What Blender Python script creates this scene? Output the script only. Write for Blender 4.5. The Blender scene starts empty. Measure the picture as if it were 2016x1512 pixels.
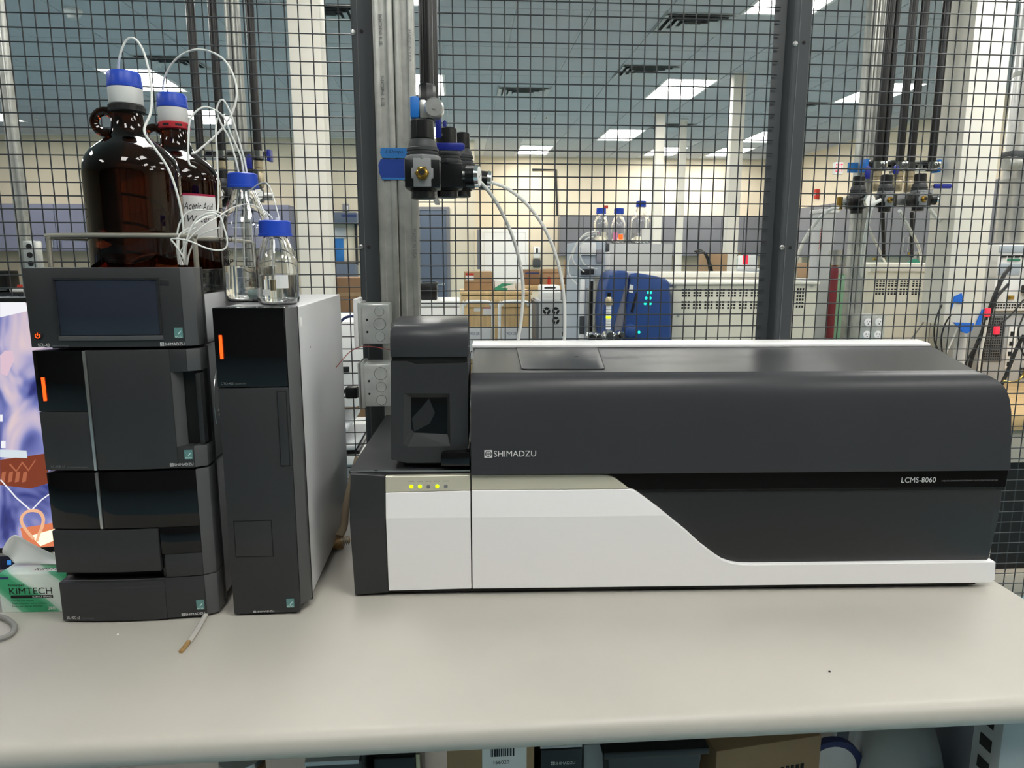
import bpy, bmesh, math, random
from mathutils import Vector, Matrix
random.seed(7)
R = math.radians
SC = bpy.context.scene
COL = SC.collection

# ------------------------------------------------------------ camera, world, exposure
ZB = 0.76                      # bench top height
CAM_H = ZB + 0.613
PITCH, YAW, FPX = R(10.0), R(4.1), 1400.0
cam_d = bpy.data.cameras.new('camera'); cam = bpy.data.objects.new('camera', cam_d); COL.objects.link(cam)
cam.location = (0, 0, CAM_H)
cam.rotation_euler = (math.pi/2 - PITCH, 0, -YAW)
cam_d.sensor_width = 36.0; cam_d.lens = 36.0*FPX/2016.0
cam_d.clip_start = 0.02; cam_d.clip_end = 100
SC.camera = cam
w = bpy.data.worlds.new('world'); SC.world = w; w.use_nodes = True
w.node_tree.nodes['Background'].inputs[0].default_value = (0.8, 0.85, 0.9, 1)
w.node_tree.nodes['Background'].inputs[1].default_value = 0.15
SC.view_settings.view_transform = 'Standard'; SC.view_settings.look = 'None'
SC.view_settings.gamma = 1.0; SC.view_settings.use_curve_mapping = False
SC.view_settings.exposure = 1.0
LIGHT = 10.0                    # ceiling panel emission

# camera geometry helper: a picture point and a real depth give a real place
_F = Vector((math.sin(YAW)*math.cos(PITCH), math.cos(YAW)*math.cos(PITCH), -math.sin(PITCH)))
_R = Vector((math.cos(YAW), -math.sin(YAW), 0)); _U = _R.cross(_F)
def _ray(x, y): return _F + _R*((x-1008)/FPX) - _U*((y-756)/FPX)
def at(x, y, Y):
    d = _ray(x, y); return Vector((0, 0, CAM_H)) + d*(Y/d.y)
def at_z(x, y, Z):
    d = _ray(x, y); return Vector((0, 0, CAM_H)) + d*((Z-CAM_H)/d.z)
def B(x0, y0, x1, y1, Y):
    ym, xm = (y0+y1)/2, (x0+x1)/2
    return at(x0, ym, Y).x, at(x1, ym, Y).x, at(xm, y1, Y).z, at(xm, y0, Y).z

# ------------------------------------------------------------ materials
MATS = {}
def lin(c):
    if isinstance(c, str):
        c = tuple(int(c[i:i+2], 16) for i in (0, 2, 4))
    return tuple(((v/255)/12.92 if v/255 <= .04045 else ((v/255+.055)/1.055)**2.4) for v in c)
def mat(name, c, rough=.5, metal=0.0, var=0.0, vscale=6.0, bump=0.0, bscale=60.0, trans=0.0, ior=1.45, emit=0.0, spec=.5, coat=0.0, stretch=None):
    m = bpy.data.materials.new(name); m.use_nodes = True
    nt = m.node_tree; b = nt.nodes['Principled BSDF']
    col = (*lin(c), 1)
    b.inputs['Base Color'].default_value = col
    b.inputs['Roughness'].default_value = rough; b.inputs['Metallic'].default_value = metal
    b.inputs['IOR'].default_value = ior; b.inputs['Transmission Weight'].default_value = trans
    b.inputs['Specular IOR Level'].default_value = spec; b.inputs['Coat Weight'].default_value = coat
    if emit:
        b.inputs['Emission Color'].default_value = col; b.inputs['Emission Strength'].default_value = emit
    if var or bump:
        tc = nt.nodes.new('ShaderNodeTexCoord'); mp = nt.nodes.new('ShaderNodeMapping')
        nt.links.new(tc.outputs['Object'], mp.inputs[0])
        if stretch: mp.inputs['Scale'].default_value = stretch
    if var:
        n = nt.nodes.new('ShaderNodeTexNoise'); n.inputs['Scale'].default_value = vscale; n.inputs['Detail'].default_value = 4
        nt.links.new(mp.outputs[0], n.inputs['Vector'])
        r = nt.nodes.new('ShaderNodeValToRGB')
        r.color_ramp.elements[0].position = .3; r.color_ramp.elements[1].position = .7
        r.color_ramp.elements[0].color = tuple(v*(1-var) for v in col[:3])+(1,)
        r.color_ramp.elements[1].color = tuple(min(1, v*(1+var)) for v in col[:3])+(1,)
        nt.links.new(n.outputs[0], r.inputs[0]); nt.links.new(r.outputs[0], b.inputs['Base Color'])
    if bump:
        n2 = nt.nodes.new('ShaderNodeTexNoise'); n2.inputs['Scale'].default_value = bscale; n2.inputs['Detail'].default_value = 3
        nt.links.new(mp.outputs[0], n2.inputs['Vector'])
        bp = nt.nodes.new('ShaderNodeBump'); bp.inputs['Strength'].default_value = bump; bp.inputs['Distance'].default_value = .002
        nt.links.new(n2.outputs[0], bp.inputs['Height']); nt.links.new(bp.outputs[0], b.inputs['Normal'])
    MATS[name] = m
    return m
M = MATS
mat('bench', 'b2aea5', .40, var=.05, vscale=3.0, bump=.02, bscale=400)
mat('dark', '2f3032', .42, var=.06, vscale=8, bump=.03, bscale=900)
mat('dark_facet', '4e4f51', .4)
mat('darker', '242527', .45)
mat('cover', '37383b', .34, var=.05, vscale=4, bump=.02, bscale=1200, spec=.32)
mat('gloss_black', '08080a', .06)
mat('groove', '0c0c0d', .6)
mat('white_plastic', 'efeeef', .35)
mat('light_body', 'bdbec0', .42, var=.04, vscale=5)
mat('silver', 'd3cfbd', .34, metal=.35)
mat('strip', 'b5b6b6', .3, metal=.9)
mat('screen_off', '2b303c', .12)
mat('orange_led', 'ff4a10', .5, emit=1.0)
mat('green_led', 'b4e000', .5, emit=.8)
mat('teal_led', '20d8b0', .5, emit=.8)
mat('print', 'd8d8d8', .6)
mat('print_dim', '77797b', .6)
mat('black_print', '101010', .7)
mat('eco', '5f8a88', .4)
mat('eco_mark', 'c8e6e2', .4)
mat('wire', '34373a', .45)
mat('post', '43474a', .5, var=.05, vscale=4)
mat('galv', 'a9aaa4', .42, metal=.55, var=.16, vscale=26, bump=.1, bscale=70)
mat('galv_box', 'c6c9c6', .3, metal=.5, var=.12, vscale=30)
mat('zinc', 'c9c9c6', .28, metal=.8, var=.08, vscale=40)
mat('chrome', 'e6e6e6', .1, metal=1.0)
mat('brass', 'b8964a', .25, metal=.9)
mat('brass_pale', 'b5a88c', .33, metal=.75)
mat('black_plastic', '0e0f10', .3)
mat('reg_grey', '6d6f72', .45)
mat('reg_light', '808284', .45)
mat('bonnet', '323436', .5)
mat('black_pipe', '131212', .28)
mat('blue_handle', '1f2a86', .35)
mat('blue_tag', '1b6fc4', .45)
mat('blue_tape', '2f78bd', .7, var=.08, vscale=30)
mat('blue_tape_dark', '1c3f94', .7, var=.1, vscale=30)
mat('tape_bright', '1f6ad0', .7, var=.08, vscale=30)
mat('tubing', 'e6e9e8', .3, trans=.25)
mat('tubing_solid', 'dfe0dc', .4)
mat('cap_blue', '1b45b8', .4)
mat('cap_white', 'dcdcda', .45)
mat('cap_red', 'b52a35', .4)
mat('cap_black', '1c1c1d', .4)
mat('steel_rod', '9f9b90', .4, metal=.5)
mat('paper', 'ecebe8', .8)
mat('paper_edge_red', 'b3204a', .7)
mat('ink', '2a3038', .8)
mat('glass', 'ffffff', .0, trans=1.0, ior=1.46)
mat('water', 'f6fafa', .0, trans=1.0, ior=1.333)
mat('amber', '3c1606', .02, trans=1.0, ior=1.42)
mat('wall', 'e6dac2', .75, var=.02, vscale=2)
mat('wall_grey', '7d7a74', .8)  # unseen front wall, darkened so the glossy black fronts reflect less light
mat('tile', 'bfc3c7', .85, var=.03, vscale=12, bump=.05, bscale=120)
mat('grid', 'd9dcdd', .6)
mat('floor', '86a4ae', .5, var=.05, vscale=4)
mat('column', 'f1ece0', .6)
mat('white_metal', 'eeeeec', .45)
mat('vent_dark', '2a2d2e', .7)
mat('vent_white', 'c9cdcd', .5)
mat('panel_light', 'fffcf6', .5, emit=LIGHT)
mat('cabinet', '77777c', .5, var=.03)
mat('cabinet_left', '83859a', .5, var=.03)
mat('handle', 'c8c8c6', .3, metal=.8)
mat('door_blue', '5d6879', .5)
mat('door_white', 'eeeeee', .5)
mat('cream_metal', 'd9d6c6', .5)
mat('cream_top', 'efece0', .5)
mat('hole', '1a1a1a', .8)
mat('blue_cover', '2c4a86', .35)
mat('stripe_grey', '8f8f97', .4)
mat('module_grey', 'c6c8ca', .5)
mat('module_blue', 'aab4be', .5)
mat('cardboard', 'ab8d6c', .8, var=.08, vscale=8)
mat('cardboard_dark', '8c6c50', .8, var=.08, vscale=8)
mat('wood', 'd8b988', .6, var=.16, vscale=5, stretch=(6, 6, 1))
mat('wood_top', 'c9a878', .5, var=.15, vscale=6, stretch=(1, 8, 8))
mat('sticker_pink', 'd980a8', .7)
mat('sticker_red', 'c23b2c', .7)
mat('green_box', '3f9a78', .7)
mat('pc_grey', 'b3b6b8', .5)
mat('red_paint', '7c2c34', .5)
mat('green_paint', '2f7d62', .4)
mat('green_pale', '8fbf9a', .4)
mat('red_sign', 'e03048', .6, emit=.3)
mat('cable_grey', '8b8a86', .5)
mat('cable_black', '17181a', .5)
mat('cable_blue', '2c3a6c', .5)
mat('cable_red', '7c2b26', .5)
mat('hose', 'b7a58c', .35, trans=.3)
mat('hose_end', '9c7c50', .5, var=.3, vscale=120)
mat('drain', 'd5d2cc', .4, trans=.3)
mat('bezel', '0e0f11', .35)
mat('tissue', 'f2f3f4', .9)
mat('beige', 'b9b0a2', .6)
mat('bin', '43474a', .5)
mat('plastic_bag', 'b4b8b8', .25)
mat('steel_leg', 'b4b8ba', .45, metal=.3)

# ------------------------------------------------------------ mesh builder
class MB:
    def __init__(s): s.v = []; s.f = []
    def add(s, vs, fs):
        o = len(s.v); s.v += [tuple(p) for p in vs]; s.f += [tuple(i+o for i in f) for f in fs]; return s
    def box(s, x0, x1, y0, y1, z0, z1):
        return s.add([(x0,y0,z0),(x1,y0,z0),(x1,y1,z0),(x0,y1,z0),(x0,y0,z1),(x1,y0,z1),(x1,y1,z1),(x0,y1,z1)],
                     [(0,3,2,1),(4,5,6,7),(0,1,5,4),(1,2,6,5),(2,3,7,6),(3,0,4,7)])
    def prism(s, poly, axis, a0, a1):
        n = len(poly)
        def P(q, a):
            return (a, q[0], q[1]) if axis == 'x' else (q[0], a, q[1]) if axis == 'y' else (q[0], q[1], a)
        return s.add([P(q, a0) for q in poly]+[P(q, a1) for q in poly],
                     [tuple(range(n)), tuple(range(2*n-1, n-1, -1))]+[(i, (i+1) % n, (i+1) % n+n, i+n) for i in range(n)])
    def cyl(s, p0, p1, r0, r1=None, n=16):
        r1 = r0 if r1 is None else r1
        p0, p1 = Vector(p0), Vector(p1); d = (p1-p0).normalized()
        a = d.orthogonal().normalized(); b = d.cross(a)
        vs = []
        for p, r in ((p0, r0), (p1, r1)):
            for i in range(n):
                t = 2*math.pi*i/n; vs.append(p+(a*math.cos(t)+b*math.sin(t))*r)
        return s.add(vs, [(i, (i+1) % n, (i+1) % n+n, i+n) for i in range(n)]+[tuple(range(n-1, -1, -1)), tuple(range(n, 2*n))])
    def lathe(s, prof, n=32, c=(0, 0, 0), axis='z', close=False):
        vs, fs = [], []
        for (r, h) in prof:
            for i in range(n):
                t = 2*math.pi*i/n; x, y = r*math.cos(t), r*math.sin(t)
                p = (x, y, h) if axis == 'z' else (x, h, y) if axis == 'y' else (h, x, y)
                vs.append((p[0]+c[0], p[1]+c[1], p[2]+c[2]))
        k = len(prof)
        for j in range(k-1 if not close else k):
            for i in range(n):
                a, b_ = j*n, ((j+1) % k)*n
                fs.append((a+i, a+(i+1) % n, b_+(i+1) % n, b_+i))
        if not close:
            fs += [tuple(range(n-1, -1, -1)), tuple(range((k-1)*n, k*n))]
        return s.add(vs, fs)
    def tube(s, path, r, n=8, smooth=6):
        pts = [Vector(p) for p in path]
        if smooth and len(pts) > 2:
            out = []
            for i in range(len(pts)-1):
                p0 = pts[i-1] if i else pts[0]*2-pts[1]
                p1, p2 = pts[i], pts[i+1]
                p3 = pts[i+2] if i+2 < len(pts) else pts[-1]*2-pts[-2]
                for k in range(smooth):
                    t = k/smooth
                    out.append(.5*((2*p1)+(p2-p0)*t+(2*p0-5*p1+4*p2-p3)*t*t+(3*p1-p0-3*p2+p3)*t**3))
            out.append(pts[-1]); pts = out
        d = (pts[1]-pts[0]).normalized(); a = d.orthogonal().normalized()
        vs, m = [], len(pts)
        for i, p in enumerate(pts):
            nd = (pts[min(i+1, m-1)]-pts[max(i-1, 0)]).normalized()
            q = d.rotation_difference(nd); a = (q @ a).normalized(); d = nd
            b = d.cross(a)
            for k in range(n):
                t = 2*math.pi*k/n; vs.append(p+(a*math.cos(t)+b*math.sin(t))*r)
        fs = [(i*n+k, i*n+(k+1) % n, (i+1)*n+(k+1) % n, (i+1)*n+k) for i in range(m-1) for k in range(n)]
        return s.add(vs, fs+[tuple(range(n-1, -1, -1)), tuple(range((m-1)*n, m*n))])
    def mesh(s, name, m, bevel=0.0, seg=2, angle=35):
        me = bpy.data.meshes.new(name); me.from_pydata(s.v, [], s.f)
        bm = bmesh.new(); bm.from_mesh(me)
        bmesh.ops.recalc_face_normals(bm, faces=bm.faces)
        if bevel:
            es = [e for e in bm.edges if len(e.link_faces) == 2 and e.calc_face_angle(0) > R(28)]
            bmesh.ops.bevel(bm, geom=es, offset=bevel, segments=seg, profile=.5, affect='EDGES', clamp_overlap=True)
        bm.to_mesh(me); bm.free()
        for p in me.polygons: p.use_smooth = True
        me.set_sharp_from_angle(angle=R(angle))
        me.materials.append(M[m] if isinstance(m, str) else m)
        return me
    def build(s, name, m, parent=None, bevel=0.0, seg=2, angle=35, loc=None, rot=None):
        return link(name, s.mesh(name, m, bevel, seg, angle), parent, loc, rot)
def link(name, me, parent=None, loc=None, rot=None):
    o = bpy.data.objects.new(name, me); COL.objects.link(o)
    if parent: o.parent = parent
    if loc is not None: o.location = loc
    if rot is not None: o.rotation_euler = rot
    return o
def tag(o, label=None, cat=None, group=None, kind=None):
    if label: o['label'] = label
    if cat: o['category'] = cat
    if group: o['group'] = group
    if kind: o['kind'] = kind
    return o
def thing(name, label, cat, loc=(0, 0, 0), rotz=0.0, group=None):
    o = bpy.data.objects.new(name, None); COL.objects.link(o)
    o.location = loc; o.rotation_euler = (0, 0, rotz); o.empty_display_size = .05
    return tag(o, label, cat, group)
def box(name, m, parent, x0, x1, y0, y1, z0, z1, bevel=0.0, seg=2):
    return MB().box(min(x0,x1), max(x0,x1), min(y0,y1), max(y0,y1), min(z0,z1), max(z0,z1)).build(name, m, parent, bevel, seg)
def copy_tree(o, parent=None):
    c = o.copy(); COL.objects.link(c); c.parent = parent
    for ch in o.children: copy_tree(ch, c)
    return c
_txt = {}
def text(name, body, parent, x0, x1, z0, z1, y, m='print', label=None, shear=0.0, bold=0.0, depth=.0004, mirror=False, rot=None, loc=None):
    """raised lettering fitted to a box on a plane that faces -Y"""
    key = (body, shear, bold)
    if key not in _txt:
        cu = bpy.data.curves.new('lettering', 'FONT'); cu.body = body; cu.shear = shear; cu.offset = bold; cu.resolution_u = 3
        o = bpy.data.objects.new('lettering', cu); COL.objects.link(o)
        bpy.context.view_layer.update()
        me = bpy.data.meshes.new_from_object(o.evaluated_get(bpy.context.evaluated_depsgraph_get()))
        _txt[key] = ([tuple(v.co) for v in me.vertices], [tuple(p.vertices) for p in me.polygons])
        bpy.data.objects.remove(o); bpy.data.curves.remove(cu); bpy.data.meshes.remove(me)
    vs, fs = _txt[key]
    ax, bx = min(v[0] for v in vs), max(v[0] for v in vs); az, bz = min(v[1] for v in vs), max(v[1] for v in vs)
    out = [(x0+(v[0]-ax)/(bx-ax)*(x1-x0), 0, z0+(v[1]-az)/(bz-az)*(z1-z0)) for v in vs]
    out = [(p[0], y(p[0]) if callable(y) else y, p[2]) for p in out]
    me = bpy.data.meshes.new(name); me.from_pydata(out, [], fs); me.materials.append(M[m])
    o = link(name, me, parent, loc, rot)
    if label: o['label'] = label
    return o
def struct(o): return tag(o, kind='structure')

# ------------------------------------------------------------ the room
CZ = 3.15
XL, XR, YF, YB = -9.2, 6.0, -4.2, 13.05
XC, YC = at(935, 400, 11.3).x, 11.3          # the wall steps back at this corner
struct(box('floor', 'floor', None, XL, XR, YF, YB, -.1, 0))
struct(box('wall_back', 'wall', None, XC, XR, YB, YB+.15, 0, CZ))
struct(box('wall_left_back', 'wall', None, XL, XC, YC, YC+.15, 0, CZ))
struct(box('wall_return', 'wall', None, XC-.15, XC, YC+.15, YB+.15, 0, CZ))
struct(box('wall_right', 'wall', None, XR, XR+.15, YF, YB+.15, 0, CZ))
struct(box('wall_left', 'wall', None, XL-.15, XL, YF, YC+.15, 0, CZ))
struct(box('wall_front', 'wall_grey', None, XL, XR, YF-.15, YF, 0, CZ))
ceil = struct(box('ceiling', 'grid', None, XL, XR, YF, YB, CZ, CZ+.15))
TX, TY, GX0, GY0 = .55, .945, 2.07, 5.475
LIGHTS = {(0,2),(0,-1),(0,5),(2,6.6),(-2,6.6),(4,6.6),(-3,-6),(2,-6),(4,5),(4,2),(4,-1),(-5,2),(-5,-1),(-5,5),(-10,2),(-10,-1),(-10,4),(-15,4),(-15,1),  # two unseen off-pattern panels near the camera are added to brighten the bench
          (0,-4),(-5,-4),(-10,-4),(4,-4),(0,-7),(-5,-7),(-10,-7),(4,-7)}
VENTS = {(-1,0): 0, (-1,1): 1, (-3,2): 1, (-9,1): 1, (-6,0): 0, (3,3): 0, (1,4): 1, (-15,3): 0}
tile_me = MB().box(0, TX-.012, 0, TY-.012, -.010, 0).mesh('ceiling_tile', 'tile', bevel=.002, seg=1)
half_me = MB().box(0, TX-.012, 0, TY/2-.012, -.010, 0).mesh('ceiling_tile', 'tile', bevel=.002, seg=1)
for ix in range(-18, 7):
    for iy in range(-1, 8):
        x, y = GX0+ix*TX+.006, GY0+iy*TY+.006
        if x < XL or x+TX > XR: continue
        if any(lx == ix and abs(ly-iy) < .9 for lx, ly in LIGHTS) or y+.2 > (YB if x > XC-.2 else YC): continue
        if (ix, iy) in VENTS:
            link('ceiling_tile', half_me, ceil, (x, y+(0 if VENTS[(ix, iy)] else TY/2), CZ)); continue
        link('ceiling_tile', tile_me, ceil, (x, y, CZ))
ORD = ['first','second','third','fourth','fifth','sixth','seventh','eighth','ninth','tenth','eleventh','twelfth']
SPOT = {(0,2): 'bright ceiling panel above the two far columns, right of the regulator stack', (0,-1): 'bright ceiling panel cut by the top edge at the right mesh post',
 (0,5): 'bright ceiling panel above the blue capped bottles, middle of three in its line', (2,6.6): 'small far ceiling panel by the back wall right of the far white column',
 (-2,6.6): 'small far ceiling panel by the back wall left of the bottles', (4,6.6): 'small far ceiling panel by the back wall beside the thickest far column', (4,5): 'far ceiling panel half hidden by the right mesh post',
 (4,2): 'ceiling panel behind the black gas pipes at the right', (-5,2): 'ceiling panel mostly hidden behind the galvanized strut and black pipe', (-10,2): 'long bright ceiling panel behind the left amber jug cap',
 (-10,4): 'bright ceiling panel behind the right amber jug and tubing loops', (-15,4): 'ceiling panel at the far left edge of the picture'}
li = 0
for (ix, iy) in sorted(LIGHTS):
    x, y = GX0+ix*TX, GY0+iy*TY
    lab = SPOT.get((ix, iy))
    if lab is None:
        li += 1; lab = 'unseen recessed ceiling light panel assumed outside the picture'
    t = thing('ceiling_light', lab, 'light', (x, y, CZ), group='recessed ceiling light panels')
    fr = MB()
    for a in ((0, TX, 0, .025), (0, TX, TY-.025, TY), (0, .025, .025, TY-.025), (TX-.025, TX, .025, TY-.025)): fr.box(*a, -.014, 0)
    fr.build('frame', 'white_metal', t)
    box('diffuser', 'panel_light', t, .025, TX-.025, .025, TY-.025, -.010, -.002)
VLAB = {(-1,0): 'large square louvred ceiling vent near the top, right of centre', (-1,1): 'louvred ceiling vent just above a bright panel, right of centre', (-3,2): 'louvred ceiling vent right of the regulator stack',
 (-9,1): 'louvred ceiling vent above the right amber jug', (-6,0): 'louvred ceiling vent beside the thick white column at the top', (3,3): 'louvred ceiling vent at the far right behind the gas pipes', (1,4): 'small far louvred ceiling vent beside the far column', (-15,3): 'louvred ceiling vent at the left edge of the picture'}
for (ix, iy), hf in VENTS.items():
    x, y = GX0+ix*TX, GY0+iy*TY+hf*TY/2
    t = thing('ceiling_vent', VLAB[(ix, iy)], 'vent', (x, y, CZ), group='louvred ceiling vents')
    h = TY/2
    fr = MB()
    for a in ((0, TX, 0, .022), (0, TX, h-.022, h), (0, .022, .022, h-.022), (TX-.022, TX, .022, h-.022)): fr.box(*a, -.013, 0)
    fr.build('frame', 'vent_white', t)
    box('backing', 'vent_dark', t, .01, TX-.01, .01, h-.01, -.002, 0)
    for k in range(4):
        i0 = k*.055
        if h/2-i0 < .03: break
        lv = MB()
        x0, x1, y0, y1 = i0+.005, TX-i0-.005, i0+.005, h-i0-.005
        q = .043
        for (a, b, c, d) in (((x0,y0),(x1,y0),(x1-q,y0+q),(x0+q,y0+q)), ((x1,y0),(x1,y1),(x1-q,y1-q),(x1-q,y0+q)), ((x1,y1),(x0,y1),(x0+q,y1-q),(x1-q,y1-q)), ((x0,y1),(x0,y0),(x0+q,y0+q),(x0+q,y1-q))):
            lv.add([(a[0],a[1],-.030),(b[0],b[1],-.030),(c[0],c[1],-.008),(d[0],d[1],-.008)], [(0,1,2,3)])
            lv.add([(a[0],a[1],-.028),(b[0],b[1],-.028),(c[0],c[1],-.006),(d[0],d[1],-.006)], [(0,1,2,3)])
        lv.build('louvre', 'vent_white', t)
sd = at_z(143, 22, CZ-.02)
t = thing('smoke_detector', 'round white smoke detector on the ceiling tiles', 'detector', (sd.x, sd.y, CZ-.011))
MB().lathe([(.062,0),(.062,-.02),(.045,-.04)], 24).build('base', 'white_metal', t)
MB().lathe([(.04,-.04),(.035,-.06),(.02,-.066)], 20).build('sensor_cap', 'vent_white', t)
for (px, py, lb) in ((1076, 232, 'tiny sprinkler head hanging from the ceiling above the centre'), (72, 232, 'tiny sprinkler head hanging from the ceiling at the left'), (1148, 144, 'tiny sprinkler head on the ceiling near the middle vent')):
    p = at_z(px, py, CZ-.03)
    t = thing('sprinkler', lb, 'sprinkler', (p.x, p.y, CZ-.011))
    MB().lathe([(.03,0),(.028,-.006)], 14).build('escutcheon', 'zinc', t)
    MB().lathe([(.008,-.006),(.008,-.03),(.02,-.032),(.02,-.036)], 12).build('deflector', 'zinc', t)

# ------------------------------------------------------------ back wall joinery
def cabinet(x0, x1, yf, z0, z1, wallY, label, m, pairs=2, group='grey wall cabinets', facing='y', handles=True):
    t = thing('wall_cabinet', label, 'cabinet', ((x0+x1)/2, yf, z0), group=group)
    w_, h_, d_ = x1-x0, z1-z0, wallY-yf
    box('body', m, t, -w_/2, w_/2, .02, d_-.004, 0, h_)
    n = pairs
    for k in range(n):
        a, b = -w_/2+w_/n*k+.004, -w_/2+w_/n*(k+1)-.004
        d = box('door', m, t, a, b, 0, .02, .004, h_-.004, .002, 1)
        if handles:
            hx = b-.05 if k % 2 == 0 else a+.05
            MB().tube([(hx, 0, .06), (hx, -.03, .06), (hx, -.03, .22), (hx, 0, .22)], .007, 6, 0).build('handle', 'handle', d)
    return t
# right of the white door, along the back wall
x0 = at(1103, 460, 12.7).x
zt, zb = at(1300, 426, 12.7).z, at(1300, 504, 12.7).z
for k in range(5):
    cabinet(x0+k*.83, x0+k*.83+.82, 12.7, zb, zt, YB, '%s grey wall cabinet from the left along the back wall' % ORD[k], 'cabinet', handles=False)
# cabinets on the nearer left part of the wall
zt, zb = at(100, 401, 10.95).z, at(100, 494, 10.95).z
xe = at(572, 450, 10.95).x
for k in range(6):
    cabinet(xe-(k+1)*.95, xe-k*.95-.01, 10.95, zb, zt, YC, '%s blue-grey wall cabinet left of the thick white column' % ORD[k], 'cabinet_left', group='blue-grey wall cabinets')
# right wall cabinets (on wall_right, facing -x)
for k in range(7):
    yy = 5.2+k*1.02
    t = thing('wall_cabinet', '%s grey wall cabinet from the near end of the right wall' % ORD[k], 'cabinet', (XR-.36, yy, 1.40), group='grey cabinets on the right wall')
    box('body', 'cabinet', t, .02, .355, 0, 1.0, 0, .80)
    for q in range(2):
        d = box('door', 'cabinet', t, 0, .02, .004+q*.5, .496+q*.5, .004, .796, .002, 1)
        hy = .45 if q == 0 else .55
        MB().tube([(0, hy, .06), (-.03, hy, .06), (-.03, hy, .24), (0, hy, .24)], .007, 6, 0).build('handle', 'handle', d)
# base cabinets with worktops
def base_run(x0, x1, yf, wallY, label, m, name='base_cabinet', n=4):
    for k in range(n):
        a, b = x0+(x1-x0)/n*k, x0+(x1-x0)/n*(k+1)-.005
        t = thing('base_cabinet', '%s grey base cabinet %s' % (ORD[k], label), 'cabinet', ((a+b)/2, yf, 0), group='base cabinets '+label)
        wv = (b-a)/2
        box('body', m, t, -wv, wv, .02, wallY-yf-.004, .09, .86); box('plinth', 'darker', t, -wv, wv, .08, wallY-yf-.01, 0, .09)
        for q in range(2):
            d = box('door', m, t, -wv+q*wv+.003, -wv+(q+1)*wv-.003, 0, .02, .1, .66, .002, 1)
            MB().tube([(-.03+q*.06, 0, .45), (-.03+q*.06, -.03, .45), (-.03+q*.06, -.03, .6), (-.03+q*.06, 0, .6)], .006, 6, 0).build('handle', 'handle', d)
            box('drawer', m, t, -wv+q*wv+.003, -wv+(q+1)*wv-.003, 0, .02, .67, .855, .002, 1)
    tag(box('worktop', 'darker', None, x0-.01, x1+.01, yf-.03, wallY-.004, .86, .90, .004, 1), 'dark lab worktop on the base cabinets '+label, 'worktop')
base_run(x0, x0+4.13, 12.5, YB, 'along the back wall', 'cabinet', n=5)
base_run(xe-5.7, xe, 10.7, YC, 'along the left wall', 'cabinet_left', n=6)
# doors
def door(name, xa, xb, yw, zt, m, label_handle, handle_x):
    d = struct(thing(name, None, None, ((xa+xb)/2, yw, 0)))
    wv = (xb-xa)/2
    fr = MB().box(-wv-.05, -wv, -.03, -.001, 0, zt+.05).box(wv, wv+.05, -.03, -.001, 0, zt+.05).box(-wv, wv, -.03, -.001, zt, zt+.05)
    fr.build('door_frame', 'cabinet' if m == 'door_blue' else 'white_metal', d)
    lf = box('door_leaf', m, d, -wv+.004, wv-.004, -.024, -.001, .01, zt-.004)
    if handle_x is not None:
        hb = MB().cyl((handle_x*wv, -.024, .98), (handle_x*wv, -.06, .98), .024, None, 14).tube([(handle_x*wv, -.06, .98), (handle_x*wv-.12*(1 if handle_x > 0 else -1), -.062, .975)], .011, 8, 0)
        hb.build('door_handle', 'chrome', lf)
    return d
xa, xb, _, zt = B(828, 414, 880, 600, YC)
door('door_1', xa, xb, YC, zt, 'door_blue', '', .7)
xa, xb, _, zt = B(953, 457, 1034, 600, YB)
door('door_2', xa, xb, YB, zt, 'door_white', '', None)


# surface conduit and skirting on the back wall
c0, c1, c2 = at(1048, 334, YB-.03), at(1094, 334, YB-.03), at(1097, 424, YB-.03)
tag(MB().tube([c0, c1, c2], .018, 8, 0).build('wall_conduit', 'vent_dark', None), 'dark surface conduit bent down the cream back wall', 'conduit')
p0, p1 = at(943, 452, YC-.05), at(943, 530, YC-.05)
tag(MB().box(p0.x-.03, p0.x+.03, YC-.10, YC-.005, p1.z, p0.z).build('corner_guard', 'cabinet', None, .004), 'dark grey guard strip on the wall corner beside the white door', 'guard')
# soap dispenser
p = at(1056, 500, YB)
t = thing('soap_dispenser', 'white soap dispenser with dark drip tray on the back wall', 'dispenser', (p.x, YB, p.z))
box('housing', 'white_metal', t, -.06, .06, -.1, -.004, -.08, .13, .015)
box('window', 'hole', t, -.018, .018, -.104, -.099, .0, .1)
box('drip_tray', 'bin', t, -.07, .07, -.13, -.004, -.24, -.1, .02)
# far columns
def column(name, px0, px1, py, Y, label, m='column', d=None, z0=0.0, z1=CZ, bev=.004):
    a, b = at(px0, py, Y).x, at(px1, py, Y).x
    d = (b-a) if d is None else d
    t = thing(name, label, 'column', ((a+b)/2, Y+d/2, z0))
    wv = (b-a)/2
    box('shaft', m, t, -wv, wv, -d/2, d/2, 0, z1-z0-.012, bev)
    box('collar', 'white_metal', t, -wv-.012, wv+.012, -d/2-.012, d/2+.012, z1-z0-.03, z1-z0-.011, .002)
    return t
column('service_column', 1289, 1306, 350, 9.0, 'narrow far white column left of the pair above the bottles')
column('service_column', 1337, 1349, 350, 9.4, 'thinnest far cream column behind the bottles')
column('service_column', 1436, 1460, 350, 7.1, 'thickest of the far columns, just left of the right mesh post')
c = column('service_column', 579, 641, 300, 3.6, 'thick white square column behind the glass bottles')
rc = column('service_chase', 1893, 1967, 300, 2.95, 'wide cream service chase hanging behind the right mesh, taped at its foot', z0=at(1865, 640, 2.95).z)

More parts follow.
